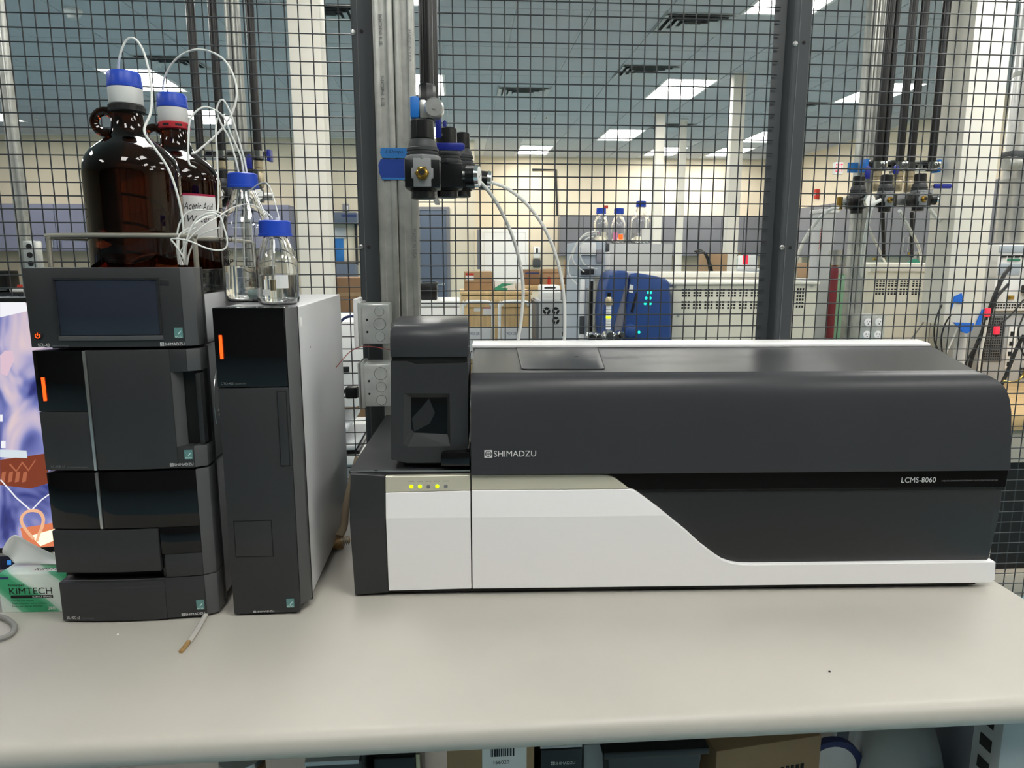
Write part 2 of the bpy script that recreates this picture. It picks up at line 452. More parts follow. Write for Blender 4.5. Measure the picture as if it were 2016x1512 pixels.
# ------------------------------------------------------------ bench
BX0, BX1, BY0, BY1 = -1.9, 1.02, .848, 1.712
bench = thing('lab_bench', 'long pale grey laboratory bench with a rounded front edge', 'bench', (0, 0, 0))
r = .019; th = .040
prof = [(BY1, ZB), (BY1, ZB-th)]
for k in range(9):
    a = -math.pi/2-math.pi*k/8
    prof.append((BY0+r+math.cos(a)*r, ZB-th/2+math.sin(a)*th/2))
MB().prism(prof, 'x', BX0, BX1).build('bench_top', 'bench', bench, angle=40)
for (lx, ly) in ((.865, BY0+.117), (BX1-.09, BY1-.1), (BX0+.1, BY0+.12), (BX0+.1, BY1-.1)):
    lg = box('leg', 'steel_leg', bench, lx-.035, lx+.035, ly-.03, ly+.03, .03, ZB-th, .004)
    sl = MB()
    for k in range(14): sl.box(lx-.0362, lx-.0345, ly-.012, ly+.012, .12+k*.04, .14+k*.04)
    sl.build('slot_row', 'hole', lg)['kind'] = 'stuff'
    MB().lathe([(.03, 0), (.03, .012), (.012, .016), (.012, .03)], 14, (lx, ly, 0)).build('foot', 'black_plastic', bench)
box('rail', 'steel_leg', bench, BX0+.13, BX1-.12, BY1-.12, BY1-.08, ZB-th-.09, ZB-th, .003)
MB().box(BX1-.075, BX1-.055, BY0+.16, BY1-.14, .03, ZB-th).build('end_panel', 'stripe_grey', bench, .003)
box('lower_shelf', 'bench', bench, BX0+.13, BX1-.12, BY0+.03, BY1-.08, .2, .225, .004)

# ------------------------------------------------------------ liquid chromatograph stack
LX, LY = -.684, 1.172
def yfr(x, off=0.0):                       # the bowed front of the modules
    t = min(max(x/.238, 0), 1); return .007*((2*t-1)**2)-off
def shell(name, m, parent, x0, x1, z0, z1, off=0.0, back=.05, bevel=.0012, facet=False):
    n = max(2, int((x1-x0)/.02)+1)
    poly = [(x0+(x1-x0)*k/(n-1), yfr(x0+(x1-x0)*k/(n-1), off)) for k in range(n)]
    poly += [(x1, back), (x0, back)]
    return MB().prism(poly, 'z', z0, z1).build(name, m, parent, bevel)
def facet(parent, z0, z1, m='dark_facet', name='corner_facet'):
    poly = [(.2384, yfr(.238)+.0005), (.2565, .018), (.2565, .05), (.2384, .05)]
    return MB().prism(poly, 'z', z0, z1).build(name, m, parent, .001)
def eco(parent, x0, x1, z0, z1, y, plate=True):
    e = box('eco_badge', 'eco' if plate else 'dark', parent, x0, x1, y-.0006, y+.001, z0, z1); e['label'] = 'small teal eco badge'
    cx, cz, s = (x0+x1)/2, (z0+z1)/2, (x1-x0)
    MB().add([(cx-.1*s, y-.0009, cz-.2*s), (cx+.0*s, y-.0009, cz-.2*s), (cx+.25*s, y-.0009, cz+.05*s), (cx+.38*s, y-.0009, cz+.3*s), (cx+.12*s, y-.0009, cz+.12*s)], [(0,1,2,3,4)]).build('leaf_mark', 'eco_mark', e)
    text('eco_lettering', 'eco', e, x0+.1*s, x1-.1*s, z0+.05*s, z0+.28*s, y-.0010, 'eco_mark')
    return e
def logo(parent, x0, x1, z0, z1, y, m='print'):
    h = z1-z0
    yf_ = y if callable(y) else (lambda x: y_)
    y_, y = y, 0.0
    t = MB()
    # square emblem: plate with a ring and a cross left open
    n = 24; cx, cz = x0+h/2, (z0+z1)/2
    def ring(ro, ri):
        for i in range(n):
            a, b = 2*math.pi*i/n, 2*math.pi*(i+1)/n
            t.add([(cx+ri*math.cos(a), y, cz+ri*math.sin(a)), (cx+ro*math.cos(a), y, cz+ro*math.sin(a)), (cx+ro*math.cos(b), y, cz+ro*math.sin(b)), (cx+ri*math.cos(b), y, cz+ri*math.sin(b))], [(0,1,2,3)])
    sq = []
    for i in range(n):
        a, b = 2*math.pi*i/n, 2*math.pi*(i+1)/n
        def sqp(u):
            c_, s_ = math.cos(u), math.sin(u); k = (h/2)/max(abs(c_), abs(s_)); return (cx+k*c_, y, cz+k*s_)
        ro = h*.42
        t.add([(cx+ro*math.cos(a), y, cz+ro*math.sin(a)), sqp(a), sqp(b), (cx+ro*math.cos(b), y, cz+ro*math.sin(b))], [(0,1,2,3)])
    g = h*.05
    for sx in (-1, 1):
        for sz in (-1, 1):
            pts = [(cx+sx*g, y, cz+sz*g)]
            for k in range(7):
                a = math.pi/2*k/6; rr = h*.32
                pts.append((cx+sx*max(g, rr*math.cos(a)), y, cz+sz*max(g, rr*math.sin(a))))
            t.add(pts, [tuple(range(8))])
    t.v = [(p[0], yf_(p[0]), p[2]) for p in t.v]
    lg = t.build('emblem', m, parent)
    text('brand_lettering', 'SHIMADZU', parent, x0+h*1.2, x1, z0+.10*h, z1-.10*h, yf_, m, bold=0.0)
def bow(off): return lambda x: yfr(x)-off
def led_bar(parent, x, z0, z1, y, lean=0.0):
    MB().tube([(x-lean, y, z0), (x+lean, y, z1)], .0026, 8, 0).build('status_light', 'orange_led', parent)['label'] = 'glowing orange status bar'
def body(parent, z0, z1, m='light_body', y1=.45):
    b = box('body', m, parent, .004, .2545, .052, y1, z0, z1, .003)
    return b

# controller (top)
t = thing('system_controller', 'dark touchscreen controller module on top of the stacked chromatograph units', 'controller', (LX, LY, ZB))
scl = t
body(t, .4715, .555); box('side_frame', 'darker', t, -.001, .2575, .047, .056, .4735, .599, .001)
shell('front_panel', 'dark', t, 0, .2384, .4735, .599)
facet(t, .4735, .599)
yy = yfr(.12)-.0002
sc_ = shell('screen', 'screen_off', t, .050, .2035, .4925, .5805, .0016, .01, .0008)
rim = MB()
for (a, b, c_, d_) in ((.047, .2065, .5805, .5835), (.047, .050, .4925, .5805), (.2035, .2065, .4925, .5805)):
    n = 8
    for k in range(n):
        xa, xb = a+(b-a)*k/n, a+(b-a)*(k+1)/n
        rim.box(xa, xb, min(yfr(xa), yfr(xb))-.0026, .01, c_, d_)
rim.build('screen_rim', 'darker', sc_)
shell('screen_ledge', 'dark_facet', sc_, .047, .2065, .4845, .4918, .0028, .01, .0005)
shell('memory_slot_cover', 'darker', t, .2085, .2215, .5712, .5808, .0007, .01, .0004)
pb = MB().lathe([(.0068, .004), (.0068, -.0022), (.006, -.003)], 20, (.0142, yfr(.0142), .4925), 'y').build('power_button', 'groove', t)
pr = MB(); n = 20
for i in range(n):
    a, b = R(125)+R(290)*i/n, R(125)+R(290)*(i+1)/n
    pr.add([(.0142+rr*math.cos(u), yfr(.014)-.0034, .4925+rr*math.sin(u)) for rr, u in ((.0028, a), (.0042, a), (.0042, b), (.0028, b))], [(0,1,2,3)])
pr.box(.0136, .0148, yfr(.014)-.0036, yfr(.014)-.003, .4925, .4972)
pr.build('power_symbol', 'orange_led', pb)['label'] = 'lit orange power symbol'
eco(t, .2235, .2365, .4872, .5035, yfr(.23)-.0004)
text('model_lettering', 'SCL-40', t, .0115, .0300, .4748, .4802, bow(.0004))
text('caption_lettering', 'SYSTEM CONTROLLER', t, .0335, .0600, .4752, .4775, bow(.0004), 'print_dim')
logo(t, .2010, .2375, .4745, .4802, bow(.0004))

# pump (middle)
t = thing('solvent_pump', 'dark pump module with a tall handle recess, between the controller and the autosampler', 'pump', (LX, LY, ZB))
body(t, .2695, .4695); box('side_frame', 'darker', t, -.001, .2575, .047, .056, .2700, .4685, .001)
shell('indicator_window', 'gloss_black', t, 0, .0795, .3690, .4685, 0)
shell('lower_cover', 'dark', t, 0, .0795, .2700, .3682)
shell('trim_strip', 'strip', t, .0802, .0850, .2700, .4680, .0018, .03, .0008)
dr = shell('door', 'dark', t, .0856, .2130, .2700, .4685)
shell('door_upper', 'dark', dr, .2130, .2384, .4320, .4685, bevel=.0006)
shell('door_lower', 'dark', dr, .2130, .2384, .2700, .3060, bevel=.0006)
facet(dr, .4320, .4685); facet(dr, .2700, .3060)
MB().add([(.2132, yfr(.213)-.0002, .306), (.2250, .024, .306), (.2250, .024, .432), (.2132, yfr(.213)-.0002, .432)], [(0,1,2,3)]).build('recess_bevel', 'dark_facet', dr)
box('handle_recess', 'groove', dr, .2130, .2560, .027, .05, .306, .432)
box('grip', 'darker', dr, .2480, .2565, .012, .03, .310, .428, .002)
led_bar(t, .0130, .3870, .4250, yfr(.013)-.0005)
eco(t, .2235, .2365, .2850, .3005, yfr(.23)-.0004)
logo(t, .2000, .2365, .2735, .2790, bow(.0004))
text('model_lettering', 'LC-40B x3', t, .0095, .0330, .2742, .2790, bow(.0004), 'print_dim')
text('caption_lettering', 'SOLVENT DELIVERY MODULE', t, .0360, .0700, .2746, .2766, bow(.0004), 'print_dim')
tb = MB().tube([(.2555, .30, .345), (.2590, .25, .350), (.2600, .16, .352), (.2595, .08, .352)], .0022, 6)
tb.build('side_tubing', 'tubing_solid', t)['label'] = 'two thin pale tubes on the side of the case'
MB().tube([(.2560, .30, .336), (.2590, .16, .343), (.2590, .08, .343)], .0016, 6).build('side_tubing', 'tubing_solid', t)
MB().tube([(.2550, .12, .435), (.2568, .08, .41), (.2570, .066, .37), (.2568, .07, .33)], .0014, 6).build('side_seam', 'strip', t)
for (q, zq) in ((.11, .425), (.12, .362)): MB().cyl((.2540, q, zq), (.2562, q, zq), .003, None, 10).build('screw', 'darker', t)

# autosampler (bottom)
t = thing('autosampler', 'dark autosampler module with glossy front and sample drawer at the bottom of the stack', 'autosampler', (LX, LY, ZB))
body(t, .016, .2675); box('side_frame', 'darker', t, -.001, .2575, .047, .056, .010, .2665, .001)
g = shell('glossy_door', 'gloss_black', t, 0, .0795, .1680, .2665)
shell('glossy_door_wide', 'gloss_black', g, .0856, .2384, .1680, .2665)
shell('glossy_lower', 'gloss_black', g, .1735, .2384, .1205, .1680, bevel=.0004)
shell('trim_strip', 'strip', t, .0802, .0850, .1690, .2662, .0018, .03, .0008)
shell('sample_drawer', 'dark', t, 0, .1725, .0925, .1665, .0035)
shell('drawer_gap', 'groove', t, .001, .1750, .076, .0920, -.022, .05)
shell('step_cover', 'dark', t, .1790, .2384, .0790, .1195, .0008)
shell('gloss_gap', 'gloss_black', t, .1728, .1788, .0790, .1205, -.004)
bc = shell('bottom_cover', 'dark', t, 0, .1750, .0035, .0735, .0015)
shell('bottom_cover_end', 'dark', bc, .1750, .2384, .0050, .0775, .0012)
lip = MB(); n = 10
for k in range(n):
    xa, xb = .001+.1735*k/n, .001+.1735*(k+1)/n
    lip.add([(xa, yfr(xa, .0016), .0640), (xb, yfr(xb, .0016), .0640), (xb, yfr(xb)+.008, .0742), (xa, yfr(xa)+.008, .0742)], [(0,1,2,3)])
lip.build('top_lip', 'dark_facet', bc)
facet(t, .0050, .0775); facet(t, .0790, .2665)
for fx in (.03, .22):
    for fy in (.07, .40): MB().lathe([(.012, 0), (.012, .014), (.016, .017)], 14, (fx, fy, 0)).build('foot', 'black_plastic', t)
box('latch_pin', 'zinc', t, .2000, .2120, .02, .03, .0030, .0070)
eco(t, .2235, .2360, .0170, .0345, yfr(.23)-.0018)
logo(t, .1985, .2360, .0070, .0122, bow(.0017))
text('model_lettering', 'SIL-40C x3', t, .0075, .0300, .0075, .0128, bow(.0019))
text('caption_lettering', 'AUTO SAMPLER', t, .0330, .0540, .0082, .0102, bow(.0019), 'print_dim')
clip = MB().tube([(.2560, .10, .085), (.2640, .08, .087), (.2700, .10, .086), (.2720, .14, .085)], .0030, 8)
clip.build('tube_clip', 'chrome', t)['label'] = 'shiny metal drain clip on the side'

# reservoir tray with its rail
t = thing('reservoir_tray', 'dark open tray with a bent steel guard rail on top of the controller', 'tray', (LX, LY, ZB+.555))
tr = MB().box(.006, .2540, .058, .44, .0005, .010).box(.006, .010, .058, .44, .010, .040).box(.2500, .2540, .058, .44, .010, .040).box(.010, .25, .436, .44, .010, .040)
tr.build('tray_pan', 'gloss_black', t, .0008)
fx0, fx1 = .014, .246
zr = .095
def hoop(y): return [(fx0, y, .010), (fx0, y, zr-.014), (fx0+.004, y, zr-.004), (fx0+.014, y, zr), (fx1-.014, y, zr), (fx1-.004, y, zr-.004), (fx1, y, zr-.014), (fx1, y, .010)]
MB().tube(hoop(.0625), .0042, 10, 3).build('front_rail', 'steel_rod', t)
MB().tube([(fx0+.006, .0625, zr-.004), (fx0+.004, .10, zr-.003), (fx0+.004, .39, zr-.003), (fx0+.004, .42, zr-.016), (fx0+.004, .425, .010)], .0040, 10, 4).build('side_rail', 'steel_rod', t)
MB().tube([(fx1-.006, .0625, zr-.004), (fx1-.004, .10, zr-.003), (fx1-.004, .39, zr-.003), (fx1-.004, .42, zr-.016), (fx1-.004, .425, .010)], .0040, 10, 4).build('side_rail', 'steel_rod', t)
TRAYZ = ZB+.555+.010

# column oven
CX, CY = -.3995, 1.178
t = thing('column_oven', 'tall narrow dark column oven with pale grey side, right of the stacked units', 'oven', (CX, CY, ZB))
box('body', 'light_body', t, .002, .1270, .032, .470, .018, .5335, .003)
fr = MB().prism([(.1135, .004), (.1275, .022), (.1275, .034), (.1135, .034)], 'z', .0165, .5345).build('side_facet', 'dark_facet', t, .001)
box('rear_gasket', 'groove', t, .001, .1280, .0325, .0365, .0120, .5345)
gw = box('indicator_window', 'gloss_black', t, 0, .1130, 0, .034, .4050, .5350, .0015)
dp = box('door', 'dark', t, 0, .1130, .0005, .034, .0045, .4035, .0015)
box('grip_groove', 'groove', dp, .0948, .1100, -.0006, .006, .2700, .3975)
box('grip', 'dark', dp, .0956, .1092, -.0016, .004, .2708, .3967, .001)
gv = MB()
for a in ((.0100, .0735, .1735, .1745), (.0100, .0735, .1095, .1105), (.0100, .0110, .1105, .1735), (.0725, .0735, .1105, .1735)): gv.box(a[0], a[1], -.0002, .004, a[2], a[3])
gv.build('hatch_gap', 'groove', dp)
box('hatch', 'dark', dp, .0112, .0723, -.0007, .004, .1107, .1733, .0006)
for fy in (.06, .42):
    for fx in (.02, .105): MB().lathe([(.010, 0), (.010, .014), (.014, .019)], 14, (fx, fy, 0)).build('foot', 'black_plastic', t)
led_bar(gw, .0108, .4525, .4910, -.0012)
text('model_lettering', 'CTO-40S', t, .0065, .0265, .4098, .4132, -.0006, 'print_dim')
text('caption_lettering', 'COLUMN OVEN', t, .0290, .0460, .4100, .4116, -.0006, 'print_dim')
eco(t, .0905, .1035, .0145, .0300, -.0004)
logo(t, .0335, .0690, .0068, .0108, -.0006)
p = MB().box(.1268, .1276, .05, .062, .500, .515); p.build('side_sticker', 'paper', t)

# ------------------------------------------------------------ amber jugs
def jug(loc, label, ring_mat, rotz=0.0):
    t = thing('amber_jug', label, 'bottle', loc, rotz)
    R0 = .0770
    pr = [(.030, .004), (.060, .0005), (.072, .002), (R0, .012), (R0, .190), (.0755, .204), (.0715, .216), (.063, .2285), (.051, .239), (.039, .2475), (.0315, .256), (.0275, .266), (.0255, .278), (.0245, .290), (.0240, .300)]
    MB().lathe(pr, 48).build('glass_body', 'amber', t, angle=60)
    MB().tube([(-.022, 0, .288), (-.034, 0, .294), (-.045, 0, .290), (-.052, 0, .279), (-.050, 0, .267), (-.041, 0, .259), (-.028, 0, .259)], .0075, 10).build('finger_loop', 'amber', t)
    g = MB().lathe([(.0270, .292), (.0290, .294), (.0290, .303), (.0275, .305)], 28)
    rg = g.build('tamper_ring', ring_mat, t)
    sl = MB()
    for k in range(8):
        a = 2*math.pi*k/8+.2; c_, s_ = math.cos(a), math.sin(a)
        ux, uy = -s_, c_; q = .0292
        sl.add([(q*c_+ux*w_, q*s_+uy*w_, h_) for w_, h_ in ((-.006, .2965), (.006, .2965), (.006, .3005), (-.006, .3005))], [(0,1,2,3)])
    sl.build('ring_slot', 'groove', rg)
    MB().lathe([(.0255, .305), (.0268, .307), (.0270, .331), (.0262, .332)], 32).build('adapter', 'cap_white', t)
    cp = MB()
    n = 56; prof = []
    vs, fs = [], []
    for (rr, h_, rib) in ((.0262, .331, 0), (.0278, .3325, 0), (.0278, .336, 0), (.0268, .337, 1), (.0262, .354, 1), (.0240, .3575, 0)):
        for i in range(n):
            q = rr+(.0004 if (rib and i % 2) else 0); a = 2*math.pi*i/n; vs.append((q*math.cos(a), q*math.sin(a), h_))
    for j in range(5):
        for i in range(n): fs.append((j*n+i, j*n+(i+1) % n, (j+1)*n+(i+1) % n, (j+1)*n+i))
    fs += [tuple(range(n-1, -1, -1)), tuple(range(5*n, 6*n))]
    cp.add(vs, fs).build('screw_cap', 'cap_blue', t)
    return t
J1, J2 = Vector((-.5635, 1.318, TRAYZ)), Vector((-.5475, 1.480, TRAYZ))
jug(J1, 'front amber glass jug with finger loop, black ring and blue cap', 'cap_black', R(8))
j2 = jug(J2, 'rear amber glass jug with red ring, blue cap and handwritten white label', 'cap_red', R(25))
# handwritten label, wrapped on the glass
def wrap_label(parent, a0, a1, z0, z1, r, m, name, n=10):
    t = MB()
    for k in range(n):
        a, b = a0+(a1-a0)*k/n, a0+(a1-a0)*(k+1)/n
        t.add([(r*math.sin(a), -r*math.cos(a), z0), (r*math.sin(b), -r*math.cos(b), z0), (r*math.sin(b), -r*math.cos(b), z1), (r*math.sin(a), -r*math.cos(a), z1)], [(0,1,2,3)])
    return t.build(name, m, parent, rot=(0, 0, -R(25)))
lb = wrap_label(j2, R(22), R(74), .082, .168, .0776, 'paper', 'paper_label')
wrap_label(j2, R(22), R(74), .165, .1688, .0778, 'paper_edge_red', 'red_edge')
def wrap_text(parent, body, a0, a1, z0, z1, r):
    o = text('handwriting', body, parent, a0, a1, z0, z1, 0, 'ink', shear=.35)
    for v in o.data.vertices:
        a = v.co.x; v.co = (r*math.sin(a), -r*math.cos(a), v.co.z)
    return o
wrap_text(lb, 'Acetic Acid', R(24), R(68), .139, .153, .0779)
wrap_text(lb, 'Water', R(28), R(62), .116, .129, .0779)

# ------------------------------------------------------------ clear bottles
def lab_bottle(loc, label, Rb, Hs, Hn, level, capr=.0263, caph=.026, marks=0, patch=False, lid_clips=True, small=False, cat='bottle', group=None, name='reagent_bottle'):
    """Rb body radius, Hs shoulder start, Hn neck top"""
    t = thing(name, label, cat, loc, group=group)
    n = 20 if small else 40
    nr = .019 if Rb > .03 else Rb*.5
    out = [(Rb*.55, .003), (Rb*.8, .0005), (Rb*.95, .004), (Rb, .012), (Rb, Hs), (Rb*.97, Hs+.012), (Rb*.86, Hs+.026), (Rb*.66, Hs+.044), (nr*1.12, Hn-.026), (nr, Hn-.018), (nr, Hn)]
    th_ = .0022
    inn = [(max(r_-th_, .002), h_+(.004 if i < 4 else 0)) for i, (r_, h_) in enumerate(out)]
    inn[-1] = (nr-th_, Hn)
    MB().lathe(out+inn[::-1], n, close=False).build('glass_body', 'glass', t, angle=60)
    if level:
        lp = [(r_-.0003, h_+.0003) for (r_, h_) in inn if h_ < level-.004]
        rl = lp[-1][0]
        lp.append((rl, level))
        MB().lathe(lp, n).build('liquid', 'water', t, angle=60)
    cap = MB(); cn = n+8
    vs, fs = [], []
    prof = ((capr*1.06, Hn-.020, 0), (capr*1.06, Hn-.016, 0), (capr, Hn-.0155, 1), (capr*.98, Hn-.020+caph*.93, 1), (capr*.9, Hn-.020+caph, 0))
    for (rr, h_, rib) in prof:
        for i in range(cn):
            q = rr+(.0005 if rib and i % 2 else 0); a = 2*math.pi*i/cn; vs.append((q*math.cos(a), q*math.sin(a), h_))
    k = len(prof)
    for j in range(k-1):
        for i in range(cn): fs.append((j*cn+i, j*cn+(i+1) % cn, (j+1)*cn+(i+1) % cn, (j+1)*cn+i))
    fs += [tuple(range(cn-1, -1, -1)), tuple(range((k-1)*cn, k*cn))]
    cap.add(vs, fs).build('screw_cap', 'cap_blue', t)
    def arc(a0, a1, z0, z1, m, nm):
        q = MB(); s_ = 6
        for i in range(s_):
            a, b = a0+(a1-a0)*i/s_, a0+(a1-a0)*(i+1)/s_; rr = Rb+.0003
            q.add([(rr*math.sin(u), -rr*math.cos(u), z) for u, z in ((a, z0), (b, z0), (b, z1), (a, z1))], [(0,1,2,3)])
        return q.build(nm, m, t)
    for i in range(marks):
        z = .045+i*(Hs-.04)/max(1, marks-1); arc(R(-12), R(16), z, z+.0008, 'print', 'scale_mark')
    if patch:
        arc(R(8), R(42), .030, .052, 'print', 'writing_patch'); arc(R(-32), R(-8), .018, .028, 'print', 'glass_grade_mark')
    return t
OVZ = ZB+.5338
b1 = lab_bottle((-.3935, 1.372, OVZ), 'large clear glass bottle with blue cap and tubing, half full, on the column oven', .0475, .128, .2255, .066, marks=6)
b2 = lab_bottle((-.3135, 1.262, OVZ), 'small clear glass bottle with blue cap at the front of the column oven', .0350, .062, .1365, .052, marks=2, patch=True)
for i, (bd, zz) in enumerate((('H2O', .108), ('CH3OH', .084), ('MP', .068))):
    o = text('marker_writing', bd, b1, R(-42), R(-14), zz, zz+.010, 0, 'black_print', shear=.3)
    for v in o.data.vertices:
        a = v.co.x; v.co = (.0479*math.sin(a), -.0479*math.cos(a), v.co.z)
for dx in (-.012, .006):
    MB().cyl((dx, -.004, .1420), (dx, -.004, .1480), .0042, None, 10).build('tube_nut', 'cap_white', b2)

# ------------------------------------------------------------ solvent tubing (each line its own thing)
def tubing(label, pts, r=.0016, m='tubing_solid', name='solvent_line', cat='tubing', group=None, n=8):
    return tag(MB().tube(pts, r, n).build(name, m), label, cat, group)
def P(l): return [at(x, y, d) for (x, y, d) in l]
tubing('white solvent line arching from the front jug cap down beside its neck', P([(232, 143, J1.y), (236, 110, 1.31), (248, 80, 1.31), (264, 76, 1.31), (280, 96, 1.31), (291, 130, 1.30), (298, 175, 1.28), (297, 220, 1.26), (284, 257, 1.24), (300, 285, 1.232), (330, 330, 1.228), (350, 385, 1.228), (360, 440, 1.232), (362, 490, 1.236), (362, 521, 1.24)]), .0019)
tubing('white solvent line in a wide arch from the rear jug cap', P([(320, 178, J2.y), (325, 150, 1.47), (345, 118, 1.46), (375, 100, 1.45), (405, 99, 1.44), (438, 115, 1.42), (458, 145, 1.40), (466, 180, 1.39), (460, 215, 1.385), (440, 250, 1.38), (410, 280, 1.36), (385, 300, 1.345), (378, 302, 1.33)]), .0019)
tubing('white solvent line looping high over the large clear bottle', P([(480, 340, 1.372), (473, 305, 1.372), (455, 265, 1.37), (440, 230, 1.37), (415, 213, 1.36), (395, 213, 1.35), (375, 235, 1.34), (371, 280, 1.33), (372, 320, 1.32), (385, 330, 1.31)]), .0017)
tubing('white solvent line dropping straight into the large bottle cap, left of the pair', P([(470, 340, 1.368), (463, 310, 1.368), (450, 270, 1.37), (436, 245, 1.37), (427, 218, 1.37), (432, 200, 1.37), (440, 198, 1.37), (450, 214, 1.37), (458, 235, 1.37), (470, 275, 1.372), (480, 310, 1.374), (486, 340, 1.374)]), .0017)
tubing('white solvent line hanging down between the rear jug and the large bottle', P([(427, 232, 1.345), (425, 260, 1.34), (427, 300, 1.335), (429, 350, 1.33), (430, 400, 1.325), (425, 420, 1.31), (400, 430, 1.29), (375, 450, 1.262), (366, 490, 1.250), (366, 521, 1.25)]), .0017)
tubing('thin white line arching from the large bottle to the small bottle cap', P([(492, 376, 1.335), (508, 363, 1.315), (524, 360, 1.290), (535, 378, 1.275), (543, 405, 1.262), (549, 428, 1.258), (549, 436, 1.258)]), .0011)
tubing('thin white line from the rail curling low to the small bottle cap', P([(352, 500, 1.222), (372, 470, 1.222), (400, 445, 1.23), (432, 425, 1.25), (460, 408, 1.268), (490, 402, 1.272), (515, 412, 1.266), (532, 425, 1.260), (537, 432, 1.258)]), .0011)
tubing('white line fanning across the rear jug label in a low arc', P([(358, 510, 1.220), (368, 470, 1.220), (385, 435, 1.221), (410, 420, 1.222), (432, 425, 1.225), (440, 445, 1.225), (447, 470, 1.224), (445, 487, 1.222), (430, 493, 1.218), (405, 488, 1.214), (370, 474, 1.212), (338, 470, 1.212), (345, 482, 1.213), (360, 505, 1.218), (364, 521, 1.225)]), .0014)
tubing('second white line beside the bundle rising behind the guard rail', P([(352, 521, 1.232), (348, 480, 1.232), (352, 445, 1.233), (365, 422, 1.235), (385, 413, 1.24), (412, 415, 1.25), (430, 418, 1.26), (446, 425, 1.285)]), .0014)
for i, (a, b, c_) in enumerate(((356, 351, 352), (360, 352, 356), (368, 374, 392))):
    tubing(['leftmost', 'middle', 'rightmost'][i]+' short white line in the bundle behind the controller front edge', P([(a, 522, 1.226+i*.004), (b, 495, 1.226+i*.004), (c_, 465, 1.23+i*.004), (c_+20+i*10, 448, 1.236+i*.004)]), .0014)
# lines and filters inside the large bottle
for i, (xa, xb, lb) in enumerate(((-.010, -.022, 'left dip line hanging inside the large clear bottle'), (.002, -.006, 'middle dip line hanging inside the large clear bottle'), (.008, .012, 'right dip line hanging inside the large clear bottle'))):
    o = MB().tube([(-.3935+xa, 1.372, OVZ+.2035), (-.3935+(xa+xb)/2, 1.371, OVZ+.15), (-.3935+xb, 1.370, OVZ+.075), (-.3935+xb*1.1, 1.370, OVZ+.025)], .0015, 6)
    tag(o.build('dip_line', 'tubing_solid'), lb, 'tubing')
t = thing('inlet_filter', 'pale blue inlet filter lying in the large clear bottle', 'filter', (-.3780, 1.352, OVZ+.017))
MB().cyl((-.011, 0, 0), (.011, 0, 0), .0075, None, 14).build('filter_body', 'eco_mark', t); MB().cyl((-.018, 0, 0), (-.011, 0, 0), .003, None, 10).build('stem', 'cap_white', t)
t = thing('inlet_filter', 'small yellowish inlet filter standing in the small clear bottle', 'filter', (-.3200, 1.262, OVZ+.034))
MB().cyl((0, 0, -.008), (0, 0, .010), .0035, None, 12).build('filter_body', 'brass_pale', t); MB().cyl((0, 0, .010), (0, 0, .075), .0012, None, 8).build('stem', 'tubing_solid', t)

# ------------------------------------------------------------ mass spectrometer
TH = R(-2.4)
ms = thing('mass_spectrometer', 'wide charcoal and white mass spectrometer with swept white skirt filling the right of the bench', 'mass spectrometer', (-.2, 1.2305, ZB), TH)
def vf(w_):
    if w_ <= .1545: return .007*(1-(w_-.012)/.1425)
    return .010*(w_-.1545)/.0755
def facet_panel(name, poly, m, parent, off=0.0, thick=.010, bevel=.001):
    """outline in (u, w); leans back above and below the crease at w = .1545"""
    cr = .1545
    def clip(pl, keep):
        out = []
        for i, a in enumerate(pl):
            b = pl[(i+1) % len(pl)]
            ia, ib = keep(a[1]), keep(b[1])
            if ia: out.append(a)
            if ia != ib:
                t_ = (cr-a[1])/(b[1]-a[1]); out.append((a[0]+(b[0]-a[0])*t_, cr))
        return out
    mb = MB()
    lo, hi = clip(poly, lambda z: z <= cr), clip(poly, lambda z: z >= cr)
    n = len(poly)
    # front faces
    allp = []
    for pl in (lo, hi):
        if len(pl) >= 3:
            mb.add([(p[0], vf(p[1])-off, p[1]) for p in pl], [tuple(range(len(pl)))])
    # outline with crease points, walls going back
    full = []
    for i, a in enumerate(poly):
        b = poly[(i+1) % n]; full.append(a)
        if (a[1]-cr)*(b[1]-cr) < 0:
            t_ = (cr-a[1])/(b[1]-a[1]); full.append((a[0]+(b[0]-a[0])*t_, cr))
    k = len(full)
    mb.add([(p[0], vf(p[1])-off, p[1]) for p in full]+[(p[0], vf(p[1])-off+thick, p[1]) for p in full], [(i, (i+1) % k, (i+1) % k+k, i+k) for i in range(k)])
    me = bpy.data.meshes.new(name); me.from_pydata(mb.v, [], mb.f)
    bm = bmesh.new(); bm.from_mesh(me); bmesh.ops.remove_doubles(bm, verts=bm.verts, dist=1e-5); bmesh.ops.recalc_face_normals(bm, faces=bm.faces)
    if bevel:
        es = [e for e in bm.edges if len(e.link_faces) == 2 and e.calc_face_angle(0) > R(40)]
        bmesh.ops.bevel(bm, geom=es, offset=bevel, segments=2, profile=.5, affect='EDGES', clamp_overlap=True)
    bm.to_mesh(me); bm.free()
    for p in me.polygons: p.use_smooth = True
    me.set_sharp_from_angle(angle=R(3)); me.materials.append(M[m])
    return link(name, me, parent)
